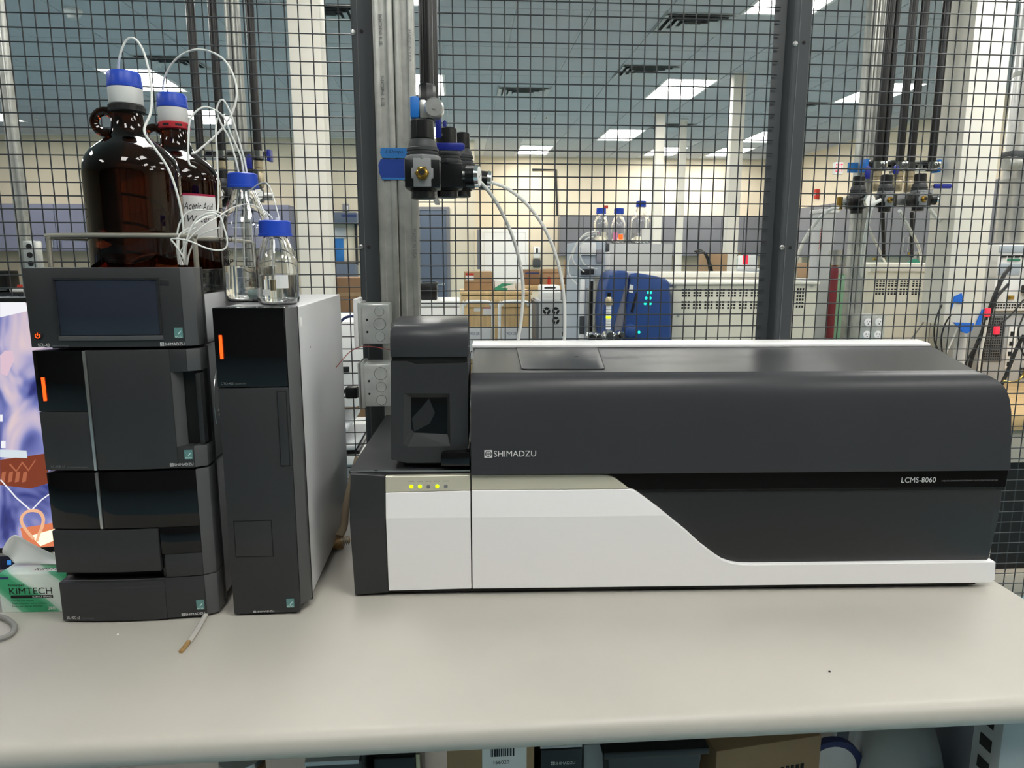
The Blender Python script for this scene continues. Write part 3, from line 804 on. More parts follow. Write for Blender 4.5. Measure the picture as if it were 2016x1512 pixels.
# chassis
MB().prism([(.014, .012), (.49, .012), (.49, .2335), (.022, .2335), (.012, .1545)], 'x', .004, 1.185).build('chassis', 'darker', ms, .002)
facet_panel('left_end_cover', [(-.001, .004), (.0600, .008), (.0600, .2300), (-.001, .2340), (-.004, .1545)], 'dark', ms, 0, .03)
dk = box('source_deck', 'cover', ms, -.006, .2130, .0215, .488, .2305, .2365, .0012)
box('deck_edge_notch', 'groove', dk, .0400, .0460, .0208, .026, .2310, .2370)
box('deck_lip', 'strip', dk, -.003, .2120, .0206, .0222, .2340, .2362)
facet_panel('left_white_panel', [(.0612, .0120), (.2128, .0140), (.2128, .2022), (.0612, .2000)], 'white_plastic', ms, .0012)
sp = facet_panel('left_silver_strip', [(.0612, .2010), (.2128, .2032), (.2128, .2305), (.0612, .2292)], 'silver', ms, .0012)
sk = facet_panel('white_skirt', [(.2150, .0140), (1.1900, .0120), (1.1965, .0175), (1.1925, .0545), (.7315, .0550), (.7100, .0560), (.6934, .0590), (.6780, .0645), (.6642, .0735), (.6348, .0965), (.6054, .1240), (.5572, .1640), (.5098, .2000), (.5000, .2025), (.2150, .2030)], 'white_plastic', ms, .0020, .022, .0014)
facet_panel('silver_strip', [(.2150, .2038), (.4995, .2033), (.4830, .2160), (.4760, .2215), (.4689, .2255), (.4600, .2282), (.4504, .2296), (.2150, .2306)], 'silver', ms, .0016, .016)
facet_panel('lower_dark_panel', [(.4700, .0480), (1.1880, .0480), (1.1985, .1955), (.4700, .1970)], 'dark', ms, -.012, .006)
gs = facet_panel('gloss_strip', [(.4400, .1978), (1.2000, .1965), (1.2060, .2310), (.4400, .2325)], 'gloss_black', ms, -.006, .010)
box('skirt_underside', 'groove', ms, .03, 1.165, .012, .40, .0060, .0135)
for fu in (.06, .40, .74, 1.08):
    for fv in (.06, .44): MB().lathe([(.020, 0), (.020, .006), (.014, .008), (.014, .013)], 14, (fu, fv, 0)).build('foot', 'black_plastic', ms)
# main cover: lofted profile, right end swept in at the top front
prof = [(.0135, .2325, 1.195), (.0010, .2328, 1.196), (.0000, .2345, 1.1960), (.0030, .2900, 1.1925), (.0075, .3400, 1.1900), (.0110, .3620, 1.1870), (.0140, .3740, 1.1840), (.0180, .3850, 1.1790), (.0240, .3950, 1.1700), (.0310, .4020, 1.1600), (.0380, .4065, 1.1500), (.0450, .4085, 1.1440), (.0480, .4100, 1.1430), (.4150, .4110, 1.2880), (.4180, .4000, 1.2880)]
mb = MB(); k = len(prof); NU = 2
vs = []
for (v_, w_, ur) in prof: vs += [(.2150, v_, w_), (ur, v_, w_)]
fs = [(2*i, 2*i+1, 2*i+3, 2*i+2) for i in range(k-1)]
mb.add(vs, fs)
# right end wall and left end wall
end = [(ur, v_, w_) for (v_, w_, ur) in prof]+[(1.2880, .4180, .2330)]
mb.add(end, [tuple(range(len(end)))])
lend = [(.2150, v_, w_) for (v_, w_, ur) in prof]+[(.2150, .4180, .2330)]
mb.add(lend, [tuple(range(len(lend)))])
cv = mb.build('main_cover', 'cover', ms, angle=24)
def roundpoly(pts, rad, n=5):
    out = []; m_ = len(pts)
    for i, p in enumerate(pts):
        a, b = Vector(pts[i-1]), Vector(pts[(i+1) % m_]); p = Vector(p)
        da, db = (a-p).normalized(), (b-p).normalized()
        for k_ in range(n+1):
            t_ = k_/n; q0, q1 = p+da*rad, p+db*rad
            out.append(tuple((1-t_)**2*q0+2*t_*(1-t_)*p+t_**2*q1))
    return out
lidp = [(.3088, .0800), (.4614, .0760), (.4970, .4140), (.3100, .4140)]
gp = [(.3072, .0782), (.4632, .0742), (.4990, .4150), (.3084, .4150)]
MB().prism(roundpoly(gp, .016), 'z', .4098, .4114).build('lid_gap', 'groove', cv)
MB().prism(roundpoly(lidp, .014), 'z', .4098, .4120).build('service_lid', 'cover', cv, .0006)
box('lid_mark', 'groove', cv, .4250, .4330, .2430, .2450, .4119, .4124)
rb_ = MB().prism([(.2080, .4190), (1.2880, .4190), (1.2980, .4860), (.2080, .4860)], 'z', .0300, .4100).build('rear_housing', 'white_plastic', ms, .002)
rl = MB().prism([(.2080, .3980), (1.2760, .3980), (1.2980, .4860), (.2080, .4860)], 'z', .4112, .4185).build('rear_top_lip', 'white_plastic', ms, .002)
logo(cv, .2385, .3304, .2648, .2788, -.0004+.0008)
text('model_lettering', 'LCMS-8060', gs, 1.0035, 1.0680, .2075, .2175, .0126, bold=0.0)
text('caption_lettering', 'LIQUID CHROMATOGRAPH MASS SPECTROMETER', gs, 1.0790, 1.1850, .2085, .2118, .0128, 'print_dim')
for i, u in enumerate((.1073, .1227, .1382, .1536, .1691)):
    on = i in (0, 1, 3)
    d = MB().lathe([(.0036, .002), (.0036, -.0010), (.0028, -.0016)], 14, (u, vf(.2105)-.0010, .2108), 'y')
    d.build('status_lamp', 'green_led' if on else 'print_dim', sp)['label'] = 'lit yellow-green status lamp' if on else 'unlit grey status lamp'
    text('lamp_caption', ['POWER', 'VACUUM', 'HEATER', 'GAS', 'STATUS'][i][:6], sp, u-.0052, u+.0052, .2192, .2212, vf(.22)-.0016, 'print_dim')
# ion source
src = link('ion_source', None, ms); src['label'] = 'charcoal ion source housing with a small window on the left of the instrument'
v0 = .0240
ob = [(.0745, .4352), (.1027, .4350), (.1185, .4296), (.2112, .4316), (.2085, .2760), (.1720, .2492), (.0980, .2496), (.0706, .2568)]
wo = [(.0967, .3777), (.1774, .3773), (.1774, .2800), (.1000, .2800), (.0925, .2860)]        # opening
wi = [(.1081, .3685), (.1728, .3681), (.1717, .3005), (.1128, .3037), (.1067, .3103)]        # pane
def q3(p, v_): return (p[0], v_, p[1])
mb = MB()
mb.add([q3(p, v0) for p in ob+wo], [(0, 1, 8), (1, 2, 9, 8), (2, 3, 9), (3, 4, 10, 9), (4, 5, 10), (5, 6, 11, 10), (6, 7, 12, 11), (7, 0, 8, 12)])
k = len(ob)
mb.add([q3(p, v0) for p in ob]+[q3(p, .19) for p in ob], [(i, (i+1) % k, (i+1) % k+k, i+k) for i in range(k)]+[tuple(range(k, 2*k))])
mb.add([q3(p, v0) for p in wo]+[q3(p, v0+.008) for p in wi], [(i, (i+1) % 5, (i+1) % 5+5, i+5) for i in range(5)])
me = bpy.data.meshes.new('source_body'); me.from_pydata(mb.v, [], mb.f)
bm = bmesh.new(); bm.from_mesh(me); bmesh.ops.remove_doubles(bm, verts=bm.verts, dist=1e-5); bmesh.ops.recalc_face_normals(bm, faces=bm.faces); bm.to_mesh(me); bm.free(); me.materials.append(M['dark'])
link('source_body', me, src)
MB().prism(wi, 'y', v0+.0082, v0+.010).build('viewing_window', 'gloss_black', src)
MB().prism([(.1085, .3300), (.1400, .3660), (.1500, .3400), (.1400, .3200), (.1120, .3060)], 'y', v0+.0078, v0+.0083).build('window_cone', 'darker', src)
pf = [(.0225, .4425), (.0205, .4600), (.0215, .4750), (.0260, .4880), (.0340, .4970), (.0460, .5010), (.19, .5015), (.19, .4425)]
mb = MB(); k = len(pf)
def uL(v_, w_): return .0748-.010*max(0, (v_-.03)/.16)+(.006 if w_ > .495 and v_ < .04 else .0)+(.008*max(0, (v_-.046)/.14) if w_ > .5 else 0)
def uR(v_, w_): return .2114-.006*max(0, (v_-.03)/.16)
mb.add([(uL(v_, w_), v_, w_) for v_, w_ in pf]+[(uR(v_, w_), v_, w_) for v_, w_ in pf], [tuple(range(k)), tuple(range(2*k-1, k-1, -1))]+[(i, (i+1) % k, (i+1) % k+k, i+k) for i in range(k)])
mb.build('source_top_cover', 'cover', src, .0012, angle=30)
box('cover_gap', 'groove', src, .0760, .2090, .028, .186, .4290, .4430)
MB().prism([(.1610, .2480), (.2120, .2480), (.2120, .2740), (.1680, .2725), (.1610, .2690)], 'y', .0010+.006, .06).build('latch', 'gloss_black', src, .0015)
box('source_base', 'groove', src, .0900, .2100, .050, .18, .2362, .2550)

# ------------------------------------------------------------ wire mesh partition
MY, SP = 1.860, .0318
def panel(label, x0, x1, xoff, zoff, nm):
    t = thing('wire_partition', label, 'wire mesh', ((x0+x1)/2, MY, 0))
    cx = (x0+x1)/2; r_ = .0016
    zlo, zhi = .14, 2.16
    vm = MB().cyl((0, 0, zlo), (0, 0, zhi), r_, None, 6).mesh('wire', 'wire')
    hm = MB().cyl((x0-cx, 0, 0), (x1-cx, 0, 0), r_, None, 6).mesh('wire', 'wire')
    k = math.ceil((x0-xoff)/SP)
    x = xoff+k*SP
    while x < x1:
        link('wire', vm, t, (x-cx, .0016, 0)); x += SP
    k = math.ceil((zlo-zoff)/SP); z = zoff+k*SP
    while z < zhi:
        link('wire', hm, t, (0, -.0016, z)); z += SP
    return t
panel('left wire mesh panel behind the chromatograph and jugs', -1.80, -.2385, -1.0479, 1.9371, 0)
panel('middle wire mesh panel between the two grey posts', -.215, .806, -.0434, 1.9588, 1)
panel('right wire mesh panel right of the second grey post', .882, 1.90, .9242, 1.9856, 2)
def mesh_post(name, label, xs, bolts, holes):
    x0, x1, c0, c1 = xs
    t = thing(name, label, 'post', ((x0+x1)/2, MY, 0)); cx = (x0+x1)/2
    box('flange', 'post', t, x0-cx, x1-cx, .006, .010, .02, 2.3, .0008)
    MB().prism([(c0-cx, .006), (c0-cx, -.036), (c0-cx+.004, -.040), (c1-cx-.004, -.040), (c1-cx, -.036), (c1-cx, .006)], 'z', .012, 2.3).build('channel', 'post', t)
    MB().box(c0-cx+.0135, c0-cx+.0150, -.0412, -.0398, .012, 2.3).build('fold_seam', 'reg_grey', t)
    box('base_plate', 'post', t, x0-cx, x1-cx, -.038, .06, 0, .012, .002)
    for (x, z) in holes:
        MB().lathe([(.0045, .0005), (.0045, -.0004)], 14, (x-cx, -.0401, z), 'y').build('bolt_hole', 'hole', t)
    for (x, z) in bolts:
        MB().lathe([(.0062, .001), (.0062, -.003), (.0045, -.004), (.0030, -.0055)], 8, (x-cx, -.0400, z), 'y').build('bolt', 'zinc', t)
hz = lambda px, py: (at(px, py, MY-.04).x, at(px, py, MY-.04).z)
mesh_post('mesh_post', 'dark grey steel mesh post left of the galvanized strut', (-.256, -.196, -.250, -.199), [(-.246, hz(697, 64)[1]), (-.246, hz(712, 486)[1])], [(-.226, hz(715, 62)[1]), (-.226, hz(731, 487)[1])])
mesh_post('mesh_post', 'dark grey steel mesh post behind the right half of the mass spectrometer', (.795, .890, .826, .872), [(.831, hz(1543, 86)[1]), (.831, hz(1518, 487)[1])], [(.853, hz(1568, 84)[1]), (.853, hz(1541, 488)[1])])

# ------------------------------------------------------------ galvanized strut at the bench
SY = 1.775
def strut(label, xl, xr, y, z0, z1, dbl=True, dpt=.041, cat='strut', text_on=None):
    t = thing('strut_channel', label, cat, ((xl+xr)/2, y, z0))
    wv = (xr-xl)/2; n = 2 if dbl else 1
    for k in range(n):
        a = -wv+k*wv+.0008 if dbl else -wv
        b = a+wv-.0016 if dbl else wv
        wd = b-a
        pl = [(a, dpt), (a, .003), (a+.003, 0), (a+wd*.30, 0), (a+wd*.34, .0022), (a+wd*.66, .0022), (a+wd*.70, 0), (b-.003, 0), (b, .003), (b, dpt)]
        MB().prism(pl, 'z', 0, z1-z0).build('channel', 'galv', t, .0006, 1)
    box('foot_plate', 'galv', t, -wv, wv, -.01, dpt, 0, .006)
    return t
xl, xr = at(737, 200, SY).x, at(818.5, 200, SY).x
st = strut('double galvanized strut standing just left of the gas regulators', xl, xr, SY, 0, CZ-.012)
for (px, py, s_) in ((806, 90, 'MADE IN USA'), (816, 480, 'MADE IN USA'), (749, 60, 'NON UL'), (753, 180, 'NON UL')):
    p = at(px, py, SY-.002); o = text('stamp', s_, st, -.035, .035, -.004, .004, 0, 'print_dim')
    o.location = (p.x-st.location.x, -.0006, p.z); o.rotation_euler = (0, R(90), 0)
# blue tape wrapped on the strut
x0, x1, z0, z1 = B(750, 291, 806, 311, SY-.003)
t = thing('tape_label', 'light blue tape with handwritten writing across the strut', 'tape', ((x0+x1)/2, SY-.001, z0))
MB().prism([((x0-x1)/2+.003, 0), ((x1-x0)/2, 0), ((x1-x0)/2, z1-z0), ((x0-x1)/2, z1-z0), ((x0-x1)/2-.002, (z1-z0)*.5)], 'y', -.0012, 0).build('strip', 'blue_tape', t)
text('handwriting', '3 Drops', t, (x0-x1)/2+.009, (x0-x1)/2+.052, .008, .019, -.0016, 'ink', shear=.25)
x0, x1, z0, z1 = B(750, 313, 802, 354, SY-.003)
t = thing('tape_label', 'dark blue tape below the written tape on the strut', 'tape', ((x0+x1)/2, SY-.001, z0))
MB().prism([((x0-x1)/2+.002, 0), ((x1-x0)/2, 0), ((x1-x0)/2, z1-z0), ((x0-x1)/2, z1-z0), ((x0-x1)/2-.006, (z1-z0)*.7), ((x0-x1)/2-.004, (z1-z0)*.3)], 'y', -.0010, 0).build('strip', 'blue_tape_dark', t)
MB().box((x0-x1)/2+.002, (x1-x0)/2, -.0013, -.0009, .0005, (z1-z0)*.10).build('fold', 'blue_tape', t)

# junction boxes fixed to the strut, open side to the left
def junction(label, px0, py0, px1, py1, y0, y1, plate):
    x0, x1, z0, z1 = B(px0, py0, px1, py1, y0)
    t = thing('junction_box', label, 'electrical box', ((x0+x1)/2, y0, z0)); wv = (x1-x0)/2; h = z1-z0; d = y1-y0
    box('box_body', 'galv_box', t, -wv+.012, wv, 0, d, .004, h-.004, .0035)
    box('cover_ring', 'galv_box', t, -wv+.004, -wv+.013, -.002, d+.002, 0, h, .003)
    if plate == 'white': box('face_plate', 'white_plastic', t, -wv-.006, -wv+.004, -.006, d+.006, -.006, h+.008, .003)
    else: box('face_plate', 'zinc', t, -wv-.002, -wv+.004, -.002, d+.002, 0, h, .004)
    for k in range(3):
        zz = h*(.21+.29*k) if plate == 'white' else h*(.18+.29*k)
        rr = h*.105*(1.25 if (k == 1 and plate == 'white') or (k == 2 and plate != 'white') else 1)
        cx_ = wv*.42
        ko = MB().lathe([(rr, .001), (rr, -.0006), (rr*.9, -.0009), (rr*.86, -.0003), (rr*.82, -.0002)], 22, (cx_, -.0002, zz), 'y').build('knockout', 'galv_box', t)
        MB().lathe([(rr*1.06, .0005), (rr*1.06, -.0002)], 22, (cx_, 0, zz), 'y').build('knockout_groove', 'groove', ko)
    for zz in (.32*h, .60*h): MB().lathe([(.0028, .0005), (.0028, -.0005)], 10, (-wv*.35, -.0002, zz), 'y').build('screw_hole', 'hole', t)
    return t
junction('upper galvanized junction box with white face plate beside the strut', 702, 595, 766, 681, 1.66, 1.74, 'white')
junction('lower galvanized junction box with a black plug, beside the strut', 707, 714, 768, 804, 1.66, 1.74, 'metal')

# ------------------------------------------------------------ gas regulators
def regulator(loc, s, label, gauge=None, port='brass', group=None, light=True, rotz=0.0):
    """s = knob diameter scale; origin at the centre of the body"""
    t = thing('gas_regulator', label, 'regulator', loc, rotz, group)
    h = .034*s
    MB().box(-h, h, -h*.9, h*.9, -h*.78, h*.78).build('body', 'black_plastic', t, .002*s)
    if light:
        a = h*.50
        MB().prism([(-a*1.25, -a*.55), (-a*1.25, a*.55), (-a, a*.62), (-a, h*.84), (a, h*.84), (a, a*.62), (a*1.25, a*.55), (a*1.25, -a*.55), (a, -a*.62), (a, -h*.74), (-a, -h*.74), (-a, -a*.62)], 'y', -h*.9-.003*s, -h*.9+.004*s).build('port_plate', 'reg_light', t, .0008*s)
    if port:
        f = MB().lathe([(.0135*s, 0), (.0135*s, -.005*s)], 6, (0, -h*.9-.003*s, 0), 'y').lathe([(.0100*s, -.005*s), (.0105*s, -.010*s), (.0080*s, -.013*s), (.0080*s, -.016*s)], 18, (0, -h*.9-.003*s, 0), 'y')
        fo = f.build('port_fitting', 'brass', t)
        MB().lathe([(.0055*s, 0), (.0055*s, -.0006)], 14, (0, -h*.9-.0192*s, 0), 'y').build('port_bore', 'hole', fo)
    MB().lathe([(h*1.02, h*.78), (h*1.04, h*1.0), (h*.98, h*1.06)], 8).build('collar', 'reg_light' if light else 'bonnet', t, .0006*s)
    MB().lathe([(h*.92, h*1.06), (h*.95, h*1.16), (h*.86, h*1.20), (h*.86, h*1.30), (h*.92, h*1.33), (h*.92, h*1.46), (h*.84, h*1.52), (h*.80, h*1.80), (h*.66, h*1.98)], 28).build('bonnet', 'bonnet', t)
    kb = MB(); n = 40; vs, fs = [], []
    for (rr, hh) in ((h*.66, h*1.98), (h*.70, h*2.02), (h*.68, h*2.96), (h*.62, h*3.04)):
        for i in range(n):
            q = rr*(1-(.03 if i % 5 == 0 else 0)); a = 2*math.pi*i/n; vs.append((q*math.cos(a), q*math.sin(a), hh))
    for j in range(3):
        for i in range(n): fs.append((j*n+i, j*n+(i+1) % n, (j+1)*n+(i+1) % n, (j+1)*n+i))
    fs += [tuple(range(n-1, -1, -1)), tuple(range(3*n, 4*n))]
    kb.add(vs, fs).build('adjusting_knob', 'black_plastic', t, angle=25)
    MB().lathe([(h*.80, -h*.78), (h*.80, -h*.90), (h*.70, -h*.94), (h*.72, -h*1.30), (h*.62, -h*1.36)], 12).build('bottom_cap', 'black_plastic', t)
    if gauge:
        d = Vector(gauge[:3]).normalized(); gr = gauge[3]*s; off = gauge[4] if len(gauge) > 4 else h
        base = d*off
        gz = MB().cyl(base, base+d*.012*s, .006*s, None, 12); gz.build('gauge_stem', 'zinc', t)
        c = base+d*.012*s
        g = MB().cyl(c, c+d*.020*s, gr*.97, None, 28).build('gauge_case', 'black_plastic', t)
        MB().cyl(c+d*.020*s, c+d*.028*s, gr*1.04, gr*.98, 28).build('gauge_bezel', 'chrome', g)
        MB().cyl(c+d*.0275*s, c+d*.0285*s, gr*.86, None, 28).build('gauge_dial', 'paper', g)
        up = Vector((0, 0, 1)); sd_ = d.cross(up).normalized(); p0 = c+d*.0292*s
        nd = (up*.6-sd_*.8)
        MB().add([p0-nd*gr*.25+up*.0012*s, p0-nd*gr*.25-up*.0012*s, p0+nd*gr*.7], [(0,1,2)]).build('needle', 'black_print', g)
    return t
Y1, Y2, Y3 = 1.42, 1.60, 1.74
r1 = at(833, 345, Y1); r2 = at(880, 348, Y2); r3 = at(907, 350, Y3)
regulator(r1, .97, 'nearest black gas regulator with grey port plate and brass fitting', light=True)
regulator(r2, .97, 'middle black gas regulator with a chrome rimmed gauge facing right', gauge=(1, -.25, 0, .024), light=False, port=None)
regulator(r3, .97, 'rear black gas regulator of the bench cluster, half hidden', gauge=(1, -.1, -.1, .022), light=False, port=None)
t = thing('mounting_rail', 'short zinc rail carrying the bench regulators out from the strut', 'bracket', ((r1.x+r3.x)/2-.02, 0, r1.z-.01))
box('rail', 'zinc', t, -.006, .006, Y1+.034, SY-.001, -.02, .02, .002)
# pipes, ball valve and levers above them
pa, pb = at(845, 200, 1.46), at(848, 200, 1.62)
def drop_pipe(label, x, y, z0, z1=CZ-.012, rr=.0165, group=None, m='black_pipe'):
    t = thing('gas_pipe', label, 'pipe', (x, y, z0), group=group)
    MB().cyl((0, 0, 0), (0, 0, z1-z0), rr, None, 16).build('pipe', m, t)
    MB().lathe([(rr*1.25, 0), (rr*1.25, .03), (rr*1.1, .034)], 8).build('end_coupling', m, t)
    return t
drop_pipe('front black gas pipe dropping to the nearest regulator', pa.x-.004, 1.46, at(845, 203, 1.46).z, rr=.0135)
drop_pipe('second black gas pipe just behind the front one', at(852, 230, 1.63).x, 1.63, at(852, 240, 1.63).z, rr=.0135)
t = thing('ball_valve', 'zinc ball valve with a bright blue upright lever under the front gas pipe', 'valve', at(847, 216, 1.46))
h = .019
MB().box(-.020, .006, -.016, .016, -.018, .016).build('valve_body', 'zinc', t, .003)
MB().lathe([(.0180, .012), (.0190, .008), (.0190, -.020), (.0160, -.024)], 24, (.008, 0, 0), 'y').build('end_cap', 'zinc', t)
MB().lathe([(.004, 0), (.004, -.002)], 12, (.008, -.024, 0), 'y').build('screw', 'zinc', t)
MB().cyl((-.004, 0, -.032), (-.004, 0, -.018), .012, None, 8).build('union', 'black_pipe', t)
lv = MB().box(-.038, -.020, -.016, .010, -.018, .022).build('lever', 'blue_tag', t, .004)
MB().box(-.034, -.028, -.004, .002, -.034, -.018).build('lever_stem', 'zinc', lv)
for (px, py0, py1, d, w_, lb) in ((863, 225, 252, 1.56, .012, 'wider dark blue upright lever behind the ball valve'), (876, 236, 254, 1.66, .008, 'narrow dark blue upright lever behind the middle regulator knob')):
    p0, p1 = at(px, py1, d), at(px, py0, d)
    t = thing('valve_lever', lb, 'lever', p0)
    MB().prism([(-w_/2, -.02), (w_/2, -.02), (w_/2, p1.z-p0.z-w_*.5), (0, p1.z-p0.z), (-w_/2, p1.z-p0.z-w_*.5)], 'y', -.003, .003).build('grip', 'blue_handle', t, .001)
    MB().cyl((0, .003, -.012), (0, .02, -.012), .006, None, 8).build('pivot', 'zinc', t)
x0, x1, z0, z1 = B(857, 281, 915, 297, 1.53)
t = thing('valve_lever', 'long dark blue lever lying across the middle regulator', 'lever', ((x0+x1)/2, 1.53, (z0+z1)/2))
wv, hv = (x1-x0)/2, (z1-z0)/2
MB().prism([(-wv, -hv*.8), (wv*.8, -hv), (wv, -hv*.4), (wv, hv*.5), (wv*.85, hv), (-wv, hv*.9)], 'y', -.004, .004).build('grip', 'blue_handle', t, .0015)
MB().cyl((-wv*.8, .004, 0), (-wv*.8, .03, 0), .006, None, 8).build('pivot', 'zinc', t)
# gas tubes curving down behind the instrument
tubing('near white gas tube curving from the middle regulator gauge down behind the instrument', P([(900, 340, 1.575), (920, 343, 1.58), (945, 358, 1.60), (975, 395, 1.65), (1003, 450, 1.70), (1022, 510, 1.74), (1030, 570, 1.765), (1026, 630, 1.775), (1019, 680, 1.78), (1017, 760, 1.78)]), .0042, 'tubing_solid', 'gas_tube')
tubing('far white gas tube sweeping wide from the rear regulator down behind the instrument', P([(945, 353, 1.73), (965, 358, 1.735), (1000, 372, 1.745), (1040, 405, 1.755), (1075, 455, 1.77), (1098, 515, 1.78), (1110, 580, 1.785), (1112, 640, 1.785), (1110, 690, 1.785), (1109, 760, 1.785)]), .0042, 'tubing_solid', 'gas_tube')

# ------------------------------------------------------------ gas drops behind the mesh
def gas_drop(Y, rail, lbl):
    x0, x1, z0, z1 = B(*rail, Y)
    t = thing('pipe_rail', 'zinc strut rail with pipe clamps '+lbl, 'rail', ((x0+x1)/2, Y, z0)); wv = (x1-x0)/2; h = z1-z0
    ch = MB().box(-wv, wv, -.012, .03, 0, h*.22).box(-wv, wv, -.012, .03, h*.78, h).box(-wv, wv, .022, .03, h*.22, h*.78)
    ch.build('channel', 'zinc', t, .002)
    for sx in (-1, 1): box('end_cap', 'blue_tag', t, sx*wv-.008, sx*wv+.008, -.014, .032, -.006, h+.004, .003)
    for k in range(5): box('slot', 'hole', t, -wv*.75+k*wv*.36, -wv*.75+k*wv*.36+.03, .0195, .0225, h*.36, h*.62, .001)
    return x0, x1, z0, z1
YRt = 3.05
gas_drop(YRt, (1704, 316, 1846, 336), 'on the right gas drop')
RZ = at(1775, 336, YRt-.034).z
for (pt, pbm, vb, lab) in ((1757, 1733, 377, 'leftmost'), (1768, 1745, None, 'second'), (1803, 1775, 377, 'third'), (1826, 1797, 379, 'fourth'), (1863, 1838, None, 'rightmost')):
    x = at(pbm-6, 340, YRt-.034).x
    p = drop_pipe(lab+' black gas pipe of the right drop behind the mesh', x, YRt-.034, RZ, rr=.0165 if lab != 'second' else .013)
    if lab in ('leftmost', 'third', 'rightmost'):
        MB().lathe([(.021, .005), (.021, .036)], 20).build('pipe_clamp', 'chrome', p)
        MB().box(.006, .020, -.040, -.014, .008, .034).build('clamp_bolt', 'chrome', p, .002)
    if vb:
        L_ = RZ-at(pbm-6, vb, YRt-.034).z
        MB().lathe([(.014, 0), (.019, -L_*.06), (.019, -L_*.28), (.016, -L_*.31), (.019, -L_*.34), (.019, -L_*.42), (.0165, -L_*.45), (.0185, -L_*.5), (.0185, -L_*.92), (.015, -L_)], 20).build('check_valve', 'brass_pale', p)
sR = strut('tall galvanized strut behind the right mesh panel', at(1685, 420, YRt+.05).x, at(1716, 420, YRt+.05).x, YRt+.06, 0, CZ-.012, dbl=True)
px_ = at(1737, 100, YRt+.08)
t = drop_pipe('pale grey conduit beside the tall strut of the right drop', at(1731, 180, YRt+.1).x, YRt+.1, RZ, rr=.026, m='galv')
g3 = at(1687, 398, YRt-.12); g4 = at(1742, 395, YRt-.14); g5 = at(1808, 393, YRt-.14)
regulator(g3, 1.0, 'left black gas regulator of the right drop with a white dial gauge facing forward', gauge=(.28, -1, 0, .028, .03), port=None, light=False)
regulator(g4, 1.0, 'middle black gas regulator of the right drop with tubing on its brass port', light=True)
regulator(g5, 1.0, 'right black gas regulator of the right drop with brass port and blue lever', gauge=(1, -.15, 0, .022), light=True)
box_ = thing('mounting_rail', 'zinc rail behind the three regulators of the right drop', 'bracket', ((g3.x+g5.x)/2, YRt-.08, g4.z))
box('rail', 'zinc', box_, g3.x-(g3.x+g5.x)/2-.05, g5.x-(g3.x+g5.x)/2+.06, -.012, .012, -.015, .015, .002)
q = at(1676, 400, YRt-.12)
t = thing('brass_tee', 'small brass tee fitting at the left end of the right drop', 'fitting', at(1655, 398, YRt-.1))
MB().cyl((-.004, 0, -.03), (-.004, 0, .02), .012, None, 12).build('tee_body', 'brass', t); MB().cyl((-.004, 0, .002), (.04, 0, .002), .009, None, 10).build('branch', 'zinc', t)
for (l, lab) in ((( 1839, 362, 1874, 371), 'long dark blue lever sticking out right of the right drop'),):
    x0, x1, z0, z1 = B(*l, YRt-.14)
    t = thing('valve_lever', lab, 'lever', ((x0+x1)/2, YRt-.14, (z0+z1)/2)); wv, hv = (x1-x0)/2, (z1-z0)/2
    MB().prism([(-wv, -hv), (wv*.85, -hv), (wv, 0), (wv*.85, hv), (-wv, hv)], 'y', -.004, .004).build('grip', 'blue_handle', t, .0015)
    MB().cyl((-wv*.9, .004, 0), (-wv*.9, .03, 0), .006, None, 8).build('pivot', 'zinc', t)
for (px, py0, py1, lab) in ((1707, 325, 352, 'upright dark blue lever under the left end of the right rail'), (1763, 324, 342, 'upright dark blue lever in the middle of the right rail')):
    p0, p1 = at(px, py1, YRt-.07), at(px, py0, YRt-.07)
    t = thing('valve_lever', lab, 'lever', p0)
    MB().prism([(-.010, 0), (.010, 0), (.012, p1.z-p0.z-.01), (0, p1.z-p0.z), (-.012, p1.z-p0.z-.01)], 'y', -.003, .003).build('grip', 'blue_handle', t, .001)
    MB().cyl((0, .003, .01), (0, .04, .01), .006, None, 8).build('pivot', 'zinc', t)
x0, x1, z0, z1 = B(1669, 320, 1689, 340, YRt+.055)
tag(MB().box(x0, x1, YRt+.0525, YRt+.0585, z0, z1).build('tape_strip', 'blue_tape', None, .001), 'blue tape wrapped on the tall strut near the exit sign', 'tape')
YT = YRt-.14
for (pts, lab) in (([(1735, 393, YT-.06), (1718, 405, YT-.05), (1708, 440, YT), (1700, 490, YT+.1), (1695, 540, YT+.2), (1690, 600, YT+.3), (1690, 700, YT+.3)], 'white gas tube from the middle regulator of the right drop down past the strut'),
                   ([(1650, 408, YT), (1630, 415, YT+.05), (1605, 440, YT+.1), (1580, 480, YT+.3), (1567, 520, YT+.5), (1565, 560, YT+.55)], 'white gas tube bending left from the right drop to the cream instrument'),
                   ([(1771, 415, YT), (1790, 450, YT+.2), (1806, 480, YT+.5), (1813, 505, YT+.8), (1814, 535, YT+.95)], 'white gas tube from the right drop to the middle of the rear cabinet'),
                   ([(1828, 408, YT), (1845, 430, YT+.1), (1865, 455, YT+.3), (1882, 480, YT+.42), (1890, 510, YT+.5), (1892, 600, YT+.5)], 'white gas tube running right from the right drop behind the chase'),
                   ([(1709, 446, YT+.1), (1720, 470, YT+.3), (1735, 500, YT+.7), (1748, 530, YT+.95)], 'thin white gas tube reaching the left end of the rear cabinet')):
    tubing(lab, P(pts), .0075 if 'thin' not in lab else .006, 'tubing_solid', 'gas_tube')
for i, (px, py0, py1) in enumerate(((1740, 420, 505), (1795, 420, 505), (1858, 400, 505))):
    p0, p1 = at(px, py1, 3.6), at(px-2+i*2, py0, 3.4)
    tag(MB().tube([p0, p1], .009, 8, 0).build('black_hose', 'cable_black'), ['left', 'middle', 'right'][i]+' thin black hose hanging under the right regulators', 'hose')

